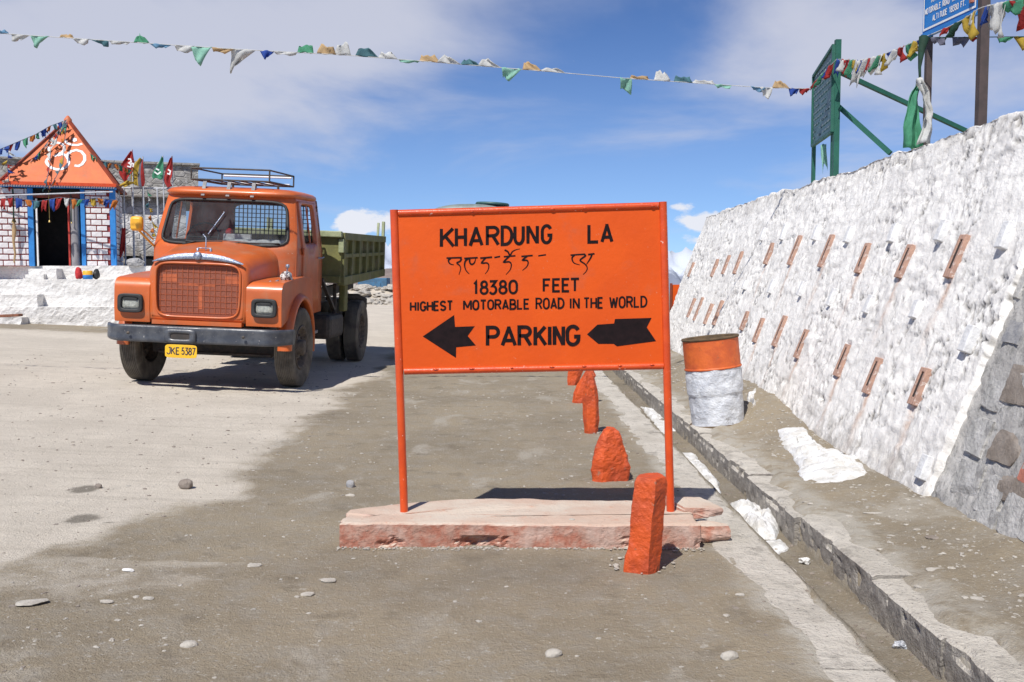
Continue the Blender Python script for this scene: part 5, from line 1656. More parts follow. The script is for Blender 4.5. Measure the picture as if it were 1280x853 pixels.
# wrapped indicator on the image-right wing
b = MB().tube([(.94, .55, 1.40), (.96, .55, 1.53)], .008, 6).lathe([(0, 0), (.02, .008), (.026, .03), (.02, .05), (0, .055)], 12, Matrix.Translation((.96, .55, 1.52))); tp(b, 'wing_marker', M['chrome'])
b = MB().tube([(.88, .45, 1.38), (.82, .40, 1.35)], .008, 6).lathe([(0, 0), (.02, .008), (.026, .03), (.0, .045)], 12, Matrix.Translation((.80, .38, 1.33))); tp(b, 'wing_marker', M['chrome'])
cm = rock_mesh('indicator_wrap', (.15, .17, .14), 4, 12, .2, .2, 6, material=mat('patterned_wrap', (.65, .65, .63), (.55, .52, .5), 20, .8, spots=(.10, .05, .04), spot_scale=32, spot_lo=.50, spot_hi=.54), fine=.05, smooth=True)
obj('indicator_wrap', cm, None, TK, loc=(.93, .62, 1.33))
# roof rack
b = MB()
RU0, RU1, RV0, RV1, RZ0, RZ1 = -.50, .52, 1.22, 2.42, 2.60, 2.745
for z in (RZ0, RZ1):
    b.tube([(RU0, RV0, z), (RU1, RV0, z)], .011, 8); b.tube([(RU0, RV1, z), (RU1, RV1, z)], .011, 8)
    b.tube([(RU0, RV0, z), (RU0, RV1, z)], .011, 8); b.tube([(RU1, RV0, z), (RU1, RV1, z)], .011, 8)
for u in (RU0, RU1):
    for v in (RV0, RV1): b.tube([(u, v, RZ0), (u, v, RZ1)], .011, 8)
rk_ = tp(b, 'roof_rack', M['steel_dark'])
for i in range(6):
    u = RU0 + .09 + i * (RU1 - RU0 - .18) / 5; tp(MB().tube([(u, RV0 + .02, RZ0), (u, RV1 - .02, RZ0)], .010, 6), 'rack_bar', M['steel_dark'], rk_)
tp(MB().tube([(RU0 + .03, RV1 - .005, RZ1 - .025), (RU1 - .03, RV1 - .005, RZ1 - .025)], .013, 8).tube([(RU0 + .03, RV1 - .1, RZ0 + .02), (RU1 - .03, RV1 - .1, RZ0 + .02)], .011, 8), 'rack_rail', M['white_paint'], rk_)
for u in (-.32, 0.0, .32):
    tp(MB().bar((u, RV0 + .02, RZ0), (u, RV0 - .03, 2.50), .045, .012, up=(0, 1, 0)).bar((u, RV0 - .03, 2.50), (u, RV0 - .075, 2.39), .045, .012, up=(0, 1, 0)), 'rack_strap', M['silver_worn'], rk_)
    tp(MB().tube([(u + .01, RV1 - .1, RZ0), (u + .01, RV1 - .1, 2.52)], .018, 8), 'rack_foot', M['steel_dark'], rk_)
# tipper body
BU, BV0, BV1 = 1.09, 3.12, 6.75
zb = lambda v: 1.31 + .040 * (v - BV0)
zt = lambda v: 2.06 + .024 * (v - BV0)
BODY = tp(MB().prism([(-BU + .05, v, zb(v) + .05) for v in (BV0,)] + [(BU - .05, BV0, zb(BV0) + .05), (BU - .05, BV0, zb(BV0) + .12), (-BU + .05, BV0, zb(BV0) + .12)], (0, BV1 - BV0, .17)), 'tipper_floor', M['green_body'], pitch=False)
for s_ in (1, -1):
    q = MB().prism([(s_ * (BU - .05), BV0 + .02, zb(BV0)), (s_ * (BU - .05), BV1, zb(BV1)), (s_ * (BU - .05), BV1, zt(BV1)), (s_ * (BU - .05), BV0 + .02, zt(BV0))], (s_ * .02, 0, 0))
    sp_ = tp(q, 'side_panel', M['green_body'], pitch=False)
    tp(MB().bar((s_ * (BU - .01), BV0, zb(BV0) + .03), (s_ * (BU - .01), BV1, zb(BV1) + .03), .10, .13), 'bottom_rail', M['green_body'], sp_, bevel=.008, pitch=False)
    tp(MB().bar((s_ * (BU - .01), BV0, zt(BV0) - .055), (s_ * (BU - .01), BV1, zt(BV1) - .055), .10, .11), 'top_rail', M['green_body'], sp_, bevel=.008, pitch=False)
    tp(MB().bar((s_ * (BU - .012), BV0 + .05, (zb(BV0) + zt(BV0)) / 2 + .03), (s_ * (BU - .012), BV1, (zb(BV1) + zt(BV1)) / 2 + .03), .07, .06), 'middle_rail', M['green_body'], sp_, bevel=.008, pitch=False)
    for i in range(7):
        v = BV0 + .05 + i * (BV1 - BV0 - .10) / 6
        tp(MB().bar((s_ * (BU - .008), v, zb(v) + .06), (s_ * (BU - .008), v, zt(v) - .09), .078, .075, up=(0, 1, 0)), 'rib', M['green_body'], sp_, bevel=.008, pitch=False)
tp(MB().box((0, BV0 - .0, (zb(BV0) + zt(BV0)) / 2), (2 * BU - .02, .04, zt(BV0) - zb(BV0))).box((0, BV0 - .04, zb(BV0) + .05), (2 * BU - .04, .06, .1)), 'headboard', M['green_body'], bevel=.006, pitch=False)
tp(MB().bar((-BU, BV0 - .05, zt(BV0) - .03), (BU, BV0 - .05, zt(BV0) - .03), .11, .09), 'headboard_lip', M['green_light'], bevel=.012, pitch=False)
tp(MB().bar((BU - .01, BV0 - .03, zt(BV0) - .10), (BU - .01, BV0 - .03, zt(BV0) - .30), .08, .05, up=(0, 1, 0)), 'corner_plate', M['green_light'], bevel=.008, pitch=False)
tp(MB().box((0, BV1 + .02, (zb(BV1) + zt(BV1)) / 2), (2 * BU - .06, .05, zt(BV1) - zb(BV1))), 'tailgate', M['green_body'], bevel=.006, pitch=False)
for s_ in (1, -1):
    tp(MB().bar((s_ * (BU - .02), BV1 + .01, zt(BV1) - .1), (s_ * (BU - .02), BV1 + .03, zt(BV1) + .27), .05, .08, up=(0, 1, 0)).bar((s_ * (BU - .10), BV1 - .1, zt(BV1) - .1), (s_ * (BU - .10), BV1 - .05, zt(BV1) + .24), .04, .05, up=(0, 1, 0)), 'tailgate_horn', M['green_light'], bevel=.006, pitch=False)
tp(MB().bar((-.5, BV0 + .5, 1.10), (-.5, BV1, 1.24), .1, .14).bar((.5, BV0 + .5, 1.10), (.5, BV1, 1.24), .1, .14), 'tipper_subframe', M['steel_dark'], pitch=False)

# ------------------------------------------------------------------ tanker lorry behind the signboard
TX0, TY0 = -.83, 19.0
TN = empty('tank_lorry', (TX0, TY0, 0), 'grey tank lorry parked behind the signboard, only its tank top and hatch showing', 'truck')
b = MB(); rings = []
for v, k in ((0, .75), (.02, .90), (.08, .985), (.2, 1), (4.2, 1), (4.32, .97), (4.4, .8)):
    rings.append([(x, v, z) for x, z in supere(0, 2.06, 1.10 * k, .765 * k, 56, 2.5)])
b.loft(rings, cap0=True, cap1=True); b.build('tank', M['tank_grey'], TN)
MB().lathe([(.30, 0), (.30, .10), (.27, .12)], 40, Matrix.Translation((.42, 1.6, 2.75))).build('hatch_neck', M['tank_grey'], TN)
MB().lathe([(0, .11), (.30, .115), (.34, .10), (.35, .13), (.33, .155), (0, .17)], 40, Matrix.Translation((.42, 1.6, 2.79)) @ Matrix.Rotation(R(3), 4, 'Y')).build('hatch_lid', M['tank_lid'], TN)
for x, v in ((-.28, 1.3), (-.24, 1.3), (-.86, .8), (.84, 1.7)): MB().lathe([(.025, 0), (.025, .07), (.035, .075), (.035, .1), (0, .105)], 10, Matrix.Translation((x, v, 2.78 if abs(x) < .5 else 2.62))).build('valve', M['tank_lid'], TN)
MB().box((0, 2.9, .95), (.8, 6.2, .2)).box((0, -.05, .8), (2.0, .1, .2)).build('chassis', M['steel_dark'], TN)
for s_ in (1, -1):
    for v in (.95, 5.4):
        MB().lathe([(.0, -.1), (.27, -.1), (.45, -.12), (.51, -.09), (.51, .09), (.45, .12), (.27, .1), (.2, .04), (0, .08)], 32, Matrix.Translation((s_ * .9, v, .51)) @ ZX).build('wheel', M['rubber'], TN)
MB().box((0, 5.3, 1.65), (2.1, 1.5, 1.7)).build('cab', M['tank_grey'], TN, bevel=.12)
MB().box((0, .3, 1.25), (1.9, .1, .25)).box((0, 4.0, 1.25), (1.9, .1, .25)).build('tank_saddle', M['steel_dark'], TN)

# ------------------------------------------------------------------ shrine
SHC = at(78, 340, 24.0)
SH = empty('shrine', (SHC.x, 24.0, 1.68), 'small whitewashed brick shrine with blue posts and orange pyramid roof painted with a white om', 'shrine', rot=(0, 0, R(17)))
k19 = 24.0 / F
def lx_(px): return (px - 78) * k19
ZT = 1.84                       # wall height
def shb(b, name, mats, parent=None, bevel=0, **kw): return b.build(name, mats, parent or SH, bevel, **kw)


wl = shb(MB().box((((lx_(-14) + lx_(41)) / 2), .12, ZT / 2), (lx_(41) - lx_(-14), .2, ZT)), 'front_wall', M['joint_red'])
wr = shb(MB().box((((lx_(106) + lx_(135)) / 2), .12, ZT / 2), (lx_(135) - lx_(106), .2, ZT)), 'front_wall', M['joint_red'])
wsd = shb(MB().box((lx_(138) - .05, 1.2, ZT / 2), (.16, 2.0, ZT)), 'side_wall', M['joint_red'])
shb(MB().box((lx_(-12) + .06, 1.2, ZT / 2), (.16, 2.0, ZT)).box(((lx_(-12) + lx_(138)) / 2, 2.2, ZT / 2), (lx_(138) - lx_(-12), .12, ZT)), 'rear_wall', M['joint_red'])
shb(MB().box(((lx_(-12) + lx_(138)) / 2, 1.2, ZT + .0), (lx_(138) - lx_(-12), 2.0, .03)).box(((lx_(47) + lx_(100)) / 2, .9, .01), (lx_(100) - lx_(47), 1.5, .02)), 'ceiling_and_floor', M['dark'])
bme = {}
for wdt in (.225, .11): 
    m_ = MB().box((0, 0, 0), (wdt, .05, .112)).mesh('brick'); m_.materials.append(M['brick_white']); bme[wdt] = m_


def bricks(x0, x1, y, parent, axis_='x'):
    rows = 13; ph = ZT / rows; pwid = .248
    for r_ in range(rows):
        x = x0 + .012 - (pwid / 2 if r_ % 2 else 0)
        while x < x1 - .05:
            a = max(x, x0 + .012); e = min(x + pwid - .024, x1 - .012)
            if e - a > .045:
                o = obj('brick', bme[.225], None, parent)
                c = (a + e) / 2; js = rr_.uniform(-.004, .004)
                o.scale = ((e - a) / .225, 1, rr_.uniform(.93, 1.03))
                if axis_ == 'x': o.location = (c, y + js, ph * (r_ + .5)); o.rotation_euler = (0, R(rr_.uniform(-.8, .8)), 0)
                else: o.location = (y + js, c, ph * (r_ + .5)); o.rotation_euler = (0, 0, PI / 2)
            x += pwid


bricks(lx_(-14), lx_(41), .01, wl); bricks(lx_(106), lx_(135), .01, wr); bricks(.26, 2.2, lx_(138) + .035, wsd, 'y')
for p0, p1 in ((41, 47.2), (101, 106), (135, 141.5)):
    shb(MB().box(((lx_(p0) + lx_(p1)) / 2, .07, ZT / 2), (lx_(p1) - lx_(p0), .24, ZT + .004)), 'corner_post', M['blue'], bevel=.006)
shb(MB().box((lx_(74), .95, .85), (1.5, .04, 1.8)).box((lx_(46) - .05, .6, .85), (.04, .7, 1.8)).box((lx_(101) + .05, .6, .85), (.04, .7, 1.8)), 'inner_wall', M['dark'])  # dark lining added to paint the shade in the doorway
shb(MB().box((lx_(50.6), .02, .80), (.035, .08, 1.60)), 'door_jamb', M['white_paint'])
shb(MB().box((lx_(48.6), .12, .80), (.05, .1, 1.60)), 'door_jamb', M['rubber_black'])
shb(MB().box((lx_(87), .02, .80), (.04, .08, 1.60)), 'door_jamb', mat('red_jamb', (.55, .05, .03), (.42, .04, .03), 9, .6))
shb(MB().box(((lx_(47) + lx_(101)) / 2, .05, 1.68), (lx_(101) - lx_(47), .12, .10)), 'door_lintel', M['roof_trim'])
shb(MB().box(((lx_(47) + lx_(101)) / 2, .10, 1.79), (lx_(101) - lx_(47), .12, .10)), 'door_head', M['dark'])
shb(MB().lathe([(.105, 0), (.105, 1.62)], 28, Matrix.Translation((lx_(93.6), .05, 0))), 'column', M['grey_paint'])
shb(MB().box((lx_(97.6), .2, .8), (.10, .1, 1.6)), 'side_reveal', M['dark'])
shb(MB().box(((lx_(12) + lx_(143)) / 2, -.02, ZT + .055), (lx_(143) - lx_(12), .34, .075)), 'eaves_board', M['blue'])
b = MB()
for i in range(46):
    x = lx_(14) + (lx_(141) - lx_(14)) * i / 45; b.box((x, -.20, ZT + .045), (.03, .014, .045), rot=(0, R(28), 0))
shb(b, 'eaves_pattern', M['white_paint'], kind='stuff')
# pyramid roof
rx0, rx1 = lx_(11), lx_(145); ry0, ry1 = -.24, 2.30; rz = ZT + .10; apx = Vector(((rx0 + rx1) / 2 + .10, 1.0, rz + 1.70))
cr = [Vector((rx0, ry0, rz)), Vector((rx1, ry0, rz)), Vector((rx1, ry1, rz)), Vector((rx0, ry1, rz))]
for i in range(4):
    a_, c_ = cr[i], cr[(i + 1) % 4]; n_ = (c_ - a_).cross(apx - a_).normalized()
    b = MB(); b.prism([a_, c_, apx], -n_ * .03); shb(b, 'roof_sheet', M['roof_orange'])
for i in range(4):
    d = (apx - cr[i]).normalized(); shb(MB().bar(cr[i] - d * .03, apx + d * .02, .075, .06), 'hip_trim', M['roof_trim'] if i != 1 else M['roof_trim'])
    shb(MB().bar(cr[i], cr[(i + 1) % 4], .06, .075), 'eaves_trim', M['sign_frame'] if i == 0 else M['roof_trim'])
shb(MB().lathe([(.10, -.12), (.09, 0), (.03, .08), (0, .10)], 16, Matrix.Translation(apx)), 'roof_cap', M['roof_orange'])
SHM = Matrix.Translation(SH.location) @ SH.rotation_euler.to_matrix().to_4x4(); SHI = SHM.inverted()
nf = (cr[1] - cr[0]).cross(apx - cr[0]).normalized()
if nf.y > 0: nf = -nf
nfw = (SHM.to_3x3() @ nf); p0w = SHM @ cr[0]
z7 = lambda x, y: hit(x / 7.753, 140 + y / 7.753, p0w, nfw)
OM = [([(478, 338), (468, 352), (474, 372), (488, 385)], 24), ([(492, 318), (520, 304), (560, 300), (600, 312), (625, 340), (622, 372), (600, 395), (560, 415), (525, 432)], 26),
      ([(560, 425), (600, 408), (640, 425), (664, 462), (664, 500), (640, 535), (600, 556), (550, 560), (500, 545), (462, 512), (446, 480)], 28), ([(446, 478), (462, 455), (490, 470)], 20),
      ([(650, 440), (660, 410), (690, 385), (740, 372), (790, 388), (820, 425), (822, 470), (795, 510), (760, 528), (722, 522)], 27), ([(628, 275), (648, 305), (690, 322), (750, 325), (798, 312)], 26), ([(712, 268), (722, 262), (734, 268), (734, 280), (722, 286), (712, 280), (712, 268)], 22)]
b = MB()
for k, (st, wd_) in enumerate(OM): ribbon(b, [z7(*p) for p in st], wd_ / 7.753 * k19, .004 + .0012 * k, nfw)
attach(b.build('om_symbol', M['white_paint'], kind=None), SH)
# bells in the doorway
for px, y0, y1, s_ in ((66, 262, 279, .030), (26, 258, 280, .050), (91, 262, 280, .018)):
    x = lx_(px); zt_ = 1.80; zb_ = (H + (345 - y1) * k19) - 1.68
    be = empty('bell', SHM @ Vector((x, -.12, zb_)), {66: 'brass bell hanging in the shrine doorway', 26: 'larger brass bell hanging before the brick wall left of the doorway', 91: 'tiny bell hanging before the grey column of the shrine'}[px], 'bell', group='bells hung on the shrine')
    MB().lathe([(s_ * 1.25, 0), (s_ * 1.05, s_ * .3), (s_ * .75, s_ * 1.2), (s_ * .5, s_ * 1.9), (0, s_ * 2.2)], 20).build('bell_cup', M['brass'], be)
    MB().tube([(0, 0, s_ * 2.1), (0, 0, zt_ - zb_)], .010 if px != 26 else .018, 6).build('bell_rope', M['brass'] if px == 66 else FM['dark'], be)
# hanging pale scarf below the larger bell
x = SHM @ Vector((lx_(25), -.14, .08)); b = MB(); b.tube([x, x + Vector((.03, 0, .22)), x + Vector((0, 0, .5)), x + Vector((.03, 0, .78)), x + Vector((.02, 0, .98))], [.02, .025, .03, .055, .02], 8)
b.build('hanging_scarf', FM['cream'], label='pale knotted scarf hanging below the bell on the brick wall', cat='scarf')

# plinth of the shrine
def rough_box(name, x0, x1, y0, y1, z0, z1, m, parent, seed, amp=.02, step=.07):
    n = [max(2, int(round((b_ - a_) / step))) for a_, b_ in ((x0, x1), (y0, y1), (z0, z1))]
    key = {}; vs = []; fs = []
    def vid(i, j, k):
        if (i, j, k) not in key: key[(i, j, k)] = len(vs); vs.append((i / n[0], j / n[1], k / n[2]))
        return key[(i, j, k)]
    for k in (0, n[2]):
        for i in range(n[0]):
            for j in range(n[1]): fs.append((vid(i, j, k), vid(i + 1, j, k), vid(i + 1, j + 1, k), vid(i, j + 1, k)))
    for j in (0, n[1]):
        for i in range(n[0]):
            for k in range(n[2]): fs.append((vid(i, j, k), vid(i + 1, j, k), vid(i + 1, j, k + 1), vid(i, j, k + 1)))
    for i in (0, n[0]):
        for j in range(n[1]):
            for k in range(n[2]): fs.append((vid(i, j, k), vid(i, j + 1, k), vid(i, j + 1, k + 1), vid(i, j, k + 1)))
    v = np.array(vs) * np.array([x1 - x0, y1 - y0, z1 - z0]) + np.array([x0, y0, z0])
    ed, rid = stone_field(v[:, 0] + v[:, 1] * .3, v[:, 2] + .05 * fbm(v[:, 0] * 2, v[:, 2] * 2, seed, 3), .34, .17, seed)
    jt_ = (1 - sst(0, .2, ed)); dsp = amp * (fbm(v[:, 0] * 3, v[:, 1] * 3, v[:, 2] * 5 + seed, 4, .6) + (rid - .5) * .9 - jt_ * .8)
    v[:, 1] += dsp * (v[:, 1] < (y0 + y1) / 2) ; v[:, 0] += dsp * .6; v[:, 2] += amp * .5 * fbm(v[:, 0] * 4, v[:, 1] * 4, seed + 3, 3)
    b = MB(); b.add(v.tolist(), fs, None, 0, False); return b.build(name, m, parent)


SPL = empty('shrine_plinth', (SHC.x, 23.0, .36), 'rough whitewashed stone plinth with steps in front of the shrine', 'plinth', rot=(0, 0, R(3)))
def pz(z): return z - .36
rough_box('upper_tier', lx_(-20), lx_(275), .95, 4.6, pz(1.30), pz(1.69), M['whitewash'], SPL, 3, .012)
rough_box('ledge', lx_(-20), lx_(275), .16, 1.15, pz(.65), pz(1.365), M['whitewash'], SPL, 5, .016)
rough_box('base_tier', lx_(-20), lx_(280), -.42, .32, pz(.20), pz(.74), M['whitewash'], SPL, 7, .018)
rough_box('door_step', lx_(48), lx_(82), .60, 1.05, pz(1.34), pz(1.62), M['whitewash'], SPL, 9, .015)
rough_box('door_step', lx_(48), lx_(70), .42, .66, pz(1.34), pz(1.48), M['whitewash'], SPL, 10, .015)
rough_box('step_block', lx_(30), lx_(75), -.20, .30, pz(.55), pz(1.02), M['whitewash'], SPL, 12, .02)
rough_box('step_block', lx_(28), lx_(69), -.80, -.36, pz(.20), pz(.52), M['whitewash'], SPL, 14, .015)
tm_ = Matrix.Translation(SPL.location) @ SPL.rotation_euler.to_matrix().to_4x4()
o = obj('plank', MB().box((0, 0, 0), (.68, .22, .06)).mesh('plank'), M['plank'], loc=tm_ @ Vector((lx_(47), -.62, pz(.555))), rot=(0, R(-2.5), R(3)), label='reddish brown plank lying on the lowest shrine step', cat='plank'); o.modifiers.new('bevel', 'BEVEL').width = .01
p = tm_ @ Vector((lx_(110), .50, pz(1.37)))
obj('cloth_bag', rock_mesh('cloth_bag', (.20, .18, .30), 41, 12, .3, .25, 5, .45, material=M['redcloth'], fine=.06, smooth=True), loc=p, label='red cloth bag standing on the shrine ledge', cat='bag')
tin = empty('paint_tin', tm_ @ Vector((lx_(121), .50, pz(1.37))), 'blue and yellow tin beside the red bag on the shrine ledge', 'tin')
MB().lathe([(0, 0), (.11, 0), (.11, .10)], 28).build('tin_lower', M['blue'], tin); MB().lathe([(.1105, .10), (.1105, .19), (.10, .20), (0, .20)], 28).build('tin_upper', M['yellow'], tin)
obj('dark_sack', rock_mesh('dark_sack', (.16, .2, .25), 44, 12, .3, .25, 5, .3, material=M['rubber_black'], fine=.06, smooth=True), loc=tm_ @ Vector((lx_(129), .62, pz(1.36))), label='black sack just right of the blue and yellow tin', cat='sack')
obj('rope_heap', rock_mesh('rope_heap', (.48, .3, .2), 46, 12, .2, .3, 5, .3, material=M['rock_grey'], fine=.12), loc=tm_ @ Vector((lx_(172), .9, pz(1.67))), label='heap of mottled rags and rope on the plinth by the truck', cat='heap')

# ------------------------------------------------------------------ stone building behind the shrine
def stonewall_build(t, b, m):
    P = t.n('ShaderNodeTexCoord').outputs['Object']
    v = t.n('ShaderNodeTexVoronoi', feature='DISTANCE_TO_EDGE'); t.put(v.inputs['Vector'], t.scale(P, (1, 1, 1.9))); v.inputs['Scale'].default_value = 3.4
    v2 = t.n('ShaderNodeTexVoronoi'); t.put(v2.inputs['Vector'], t.scale(P, (1, 1, 1.9))); v2.inputs['Scale'].default_value = 3.4
    n1 = t.noise(P, .9, 6, .6); n2 = t.noise(P, 7, 6, .66)
    sc_ = t.n('ShaderNodeSeparateColor'); t.put(sc_.inputs[0], v2.outputs['Color'])
    c = t.mix(sc_.outputs[0], (.22, .205, .185), (.36, .34, .315)); c = t.mix(t.ramp(n2, .45, .7), c, (.46, .445, .42))
    c = t.mix(t.ramp(v.outputs[0], .05, .01), c, (.30, .285, .26))
    sp_ = t.n('ShaderNodeSeparateXYZ'); t.put(sp_.inputs[0], P)
    wht = t.math('MULTIPLY', t.ramp(n1, .42, .55), att(t, 'white'))
    c = t.mix(wht, c, (.66, .65, .64))
    t.put(b.inputs['Base Color'], c); b.inputs['Roughness'].default_value = .93
    bump(t, m, b, t.math('ADD', t.math('MULTIPLY', t.ramp(v.outputs[0], 0, .08), .6), n2), .8, .05)


M['stonewall'] = attr_mat('grey_rubble_masonry', stonewall_build)
def bx(px, D): return (px - 640) * D / F
HB = empty('stone_building', (bx(170, 29), 29, .36), 'grey rubble stone building with flat roof standing behind the shrine', 'building', rot=(0, 0, R(19)))
o = rough_box('lower_wall', -4.4, bx(232, 29) - bx(170, 29), 0, 6, 0, 3.72 - .36, M['stonewall'], HB, 21, .02, .2); set_attr(o.data, 'white', [1.0 if 1.2 < v.co.z < 3.0 else 0 for v in o.data.vertices])
o = rough_box('upper_wall', -4.4, bx(246, 30) - bx(170, 30), .9, 6, 3.36, 4.42, M['stonewall'], HB, 23, .025, .2); set_attr(o.data, 'white', [0] * len(o.data.vertices))
MB().box((-1.4, -.02, 3.39), (6.0, .5, .07)).build('roof_edge', M['concrete'], HB, bevel=.01)
MB().box(((-4.4 + bx(246, 30) - bx(170, 30)) / 2, 3.4, 4.45), (bx(246, 30) - bx(170, 30) + 4.5, 5.2, .07)).build('roof_slab', M['stonewall'], HB, bevel=.01)
for px in (166, 190, 207):
    MB().box((bx(px, 29) - bx(170, 29), -.02, 1.35), (.34, .06, .62)).build('window', M['dark'], HB)
    MB().box((bx(px, 29) - bx(170, 29), -.05, 1.70), (.46, .1, .07)).build('window_lintel', M['concrete'], HB)
# railing of grey pipes beside the shrine
PF = empty('pipe_frame', at(170, 335, 25.6), 'frame of thin grey pipes between the shrine and the truck carrying flags', 'frame')
zf = lambda y, D=25.6: H + (345 - y) * D / F
for px in (152, 158.5, 169, 182, 200, 216):
    attach(MB().tube([(bx(px, 25.6), 25.6, 1.5), (bx(px, 25.6), 25.6, zf(237))], .022 if px not in (152,) else .03, 8).build('post', M['pipe']), PF)
attach(MB().tube([(bx(88, 25.6), 25.58, zf(236)), (bx(236, 25.6), 25.62, zf(237))], .024, 8).build('rail', M['pipe']), PF)
attach(MB().tube([(bx(150, 25.6), 25.58, zf(288)), (bx(162, 25.6), 25.6, zf(288))], .02, 8).build('rail', M['pipe']), PF)
attach(MB().tube([(bx(-5, 23.4), 23.4, zf(246, 23.4)), (bx(145, 23.5), 23.5, zf(241, 23.5))], .018, 8).build('rail', M['pipe']), PF)

# ------------------------------------------------------------------ cloth flags
def flag_mesh(name, p0, p1, hang, seed, m, taper=.8, skew=0.0, ru=.03, nx_=7, nz_=7, thin=False):
    """cloth tied between p0 and p1, hanging by vector 'hang'; taper = width left at the free edge"""
    p0, p1, hang = Vector(p0), Vector(p1), Vector(hang); L = (p1 - p0).length; n = (p1 - p0).cross(hang)
    n = n.normalized() if n.length > 1e-9 else Vector((0, 1, 0)); d = (p1 - p0); vs = []; fs = []; rs_ = random.Random(seed); ph = rs_.uniform(0, 6); ph2 = rs_.uniform(0, 6)
    for j in range(nz_):
        v = j / (nz_ - 1)
        for i in range(nx_):
            u = i / (nx_ - 1); k = 1 - (1 - taper) * v; uu = .5 + (u - .5) * k + skew * v
            q = p0 + d * uu + hang * (v * (1 + .22 * math.sin(u * 5 + ph)))
            q += n * (ru * math.sin(u * 6.5 + v * 3 + ph) * (.25 + v) + ru * .6 * math.sin(u * 13 + ph2 + v * 5) * v)
            q += hang.normalized() * ru * .35 * math.sin(u * 9 + ph2)
            vs.append(q)
    for j in range(nz_ - 1):
        for i in range(nx_ - 1): k = j * nx_ + i; fs.append((k, k + 1, k + nx_ + 1, k + nx_))
    b = MB(); b.add(vs, fs, None, 0, True); o = b.build(name, m); sm_ = o.modifiers.new('solid', 'SOLIDIFY'); sm_.thickness = .003; return o


def flag_string(label, cord, flags, Dfn, group='strings of prayer flags', cr_=.005, cm='white', seed=1, cat='prayer flags', pxscale=1.0):
    """cord: photo points; flags: (px0, px1, hang in px, colour, taper, skew); Dfn: distance at a px"""
    def cp(px):
        for k in range(len(cord) - 1):
            a_, c_ = cord[k], cord[k + 1]
            if a_[0] <= px <= c_[0] or k == len(cord) - 2:
                f_ = (px - a_[0]) / (c_[0] - a_[0]); return a_[1] + (c_[1] - a_[1]) * f_
        return cord[-1][1]
    xs_ = np.linspace(cord[0][0], cord[-1][0], 60); P = [at(x, cp(x), Dfn(x)) for x in xs_]
    root = empty('prayer_flag_string', P[0], label, cat, group=group)
    attach(MB().tube(P, cr_, 6).build('cord', FM[cm]), root)
    for i, fl in enumerate(flags):
        x0, x1, hg, c = fl[:4]; tp_ = fl[4] if len(fl) > 4 else .7; sk = fl[5] if len(fl) > 5 else 0
        D = Dfn((x0 + x1) / 2); k = D / F; a_ = at(x0, cp(x0), Dfn(x0)); c_ = at(x1, cp(x1), Dfn(x1))
        rs_ = random.Random(seed * 100 + i)
        attach(flag_mesh('flag', a_, c_, Vector((rs_.uniform(-.2, .2) * abs(hg) * k, rs_.uniform(-.15, .5) * abs(hg) * k, -hg * k)), seed * 100 + i, FM[c], tp_, sk, ru=min(.03, .012 + abs(hg) * k * .12)), root)
    return root


main_cord = [(-420, 0), (-220, 22), (-40, 38), (0, 42), (180, 54), (300, 62), (430, 69), (520, 76), (690, 90), (780, 98), (900, 106), (960, 110), (1013, 111)]
FLG = [(-30, -8, 10, 'white'), (-6, 12, -4, 'paleblue', .4), (14, 37, 7, 'white', .5, -.2), (38, 62, 12, 'mint', .25, -.35), (74, 92, -4, 'cream'), (91, 112, 6, 'white', .6), (112, 136, 6, 'teal', .4, .2), (136, 163, 3.5, 'white'),
       (167, 187, -10, 'green', .25, -.05), (187, 216, 4.5, 'paleblue', .4), (218, 243, 7, 'white', .8, -.05), (239, 265, 19, 'mint', .35, -.25), (265, 293, 5, 'cream', .5, -.2), (289, 319, 22, 'white', .22, -.4), (325, 343, 9, 'blue', .2), (342, 372, 3.5, 'white', .8),
       (371, 392, -9, 'green', .8), (396, 420, -10, 'cream', .6, .1), (417, 439, -13, 'white', .6), (444, 474, -9, 'teal', .6, -.1), (473, 498, -7, 'white', .5, -.1), (498, 525, 3, 'mint', .8), (524, 551, -8, 'cream', .6, -.1), (546, 576, -8, 'white', .35, .0),
       (575, 601, -6, 'teal', .5, -.1), (597, 629, -8, 'white', .35, -.2), (627, 652, 13, 'mint', .3, -.3), (653, 677, -9, 'cream', .5, -.1), (675, 708, -4, 'white', .6), (775, 790, 15, 'mint', .9), (787, 812, -4, 'cream', .8), (817, 838, -12, 'white', .5, 0),
       (842, 866, -7, 'teal', .7), (865, 895, -4, 'white', .7), (893, 915, 4, 'mint', .7), (938, 957, 5, 'paleblue', .5), (950, 966, 12, 'white', .4), (965, 987, -8, 'cream', .5), (986, 1000, 8, 'blue', .5), (999, 1013, 6, 'red', .6)]
FLG += [(-410 + i * 31, -386 + i * 31, (7, -5, 12, 4, -8, 6)[i % 6], ('white', 'mint', 'cream', 'teal', 'white', 'paleblue')[i % 6], .6) for i in range(12)]
flag_string('long string of faded pale flags stretched high across the whole sky', main_cord, FLG, lambda x: 11.3 + x / 1013 * .75, seed=1, cr_=.0045)
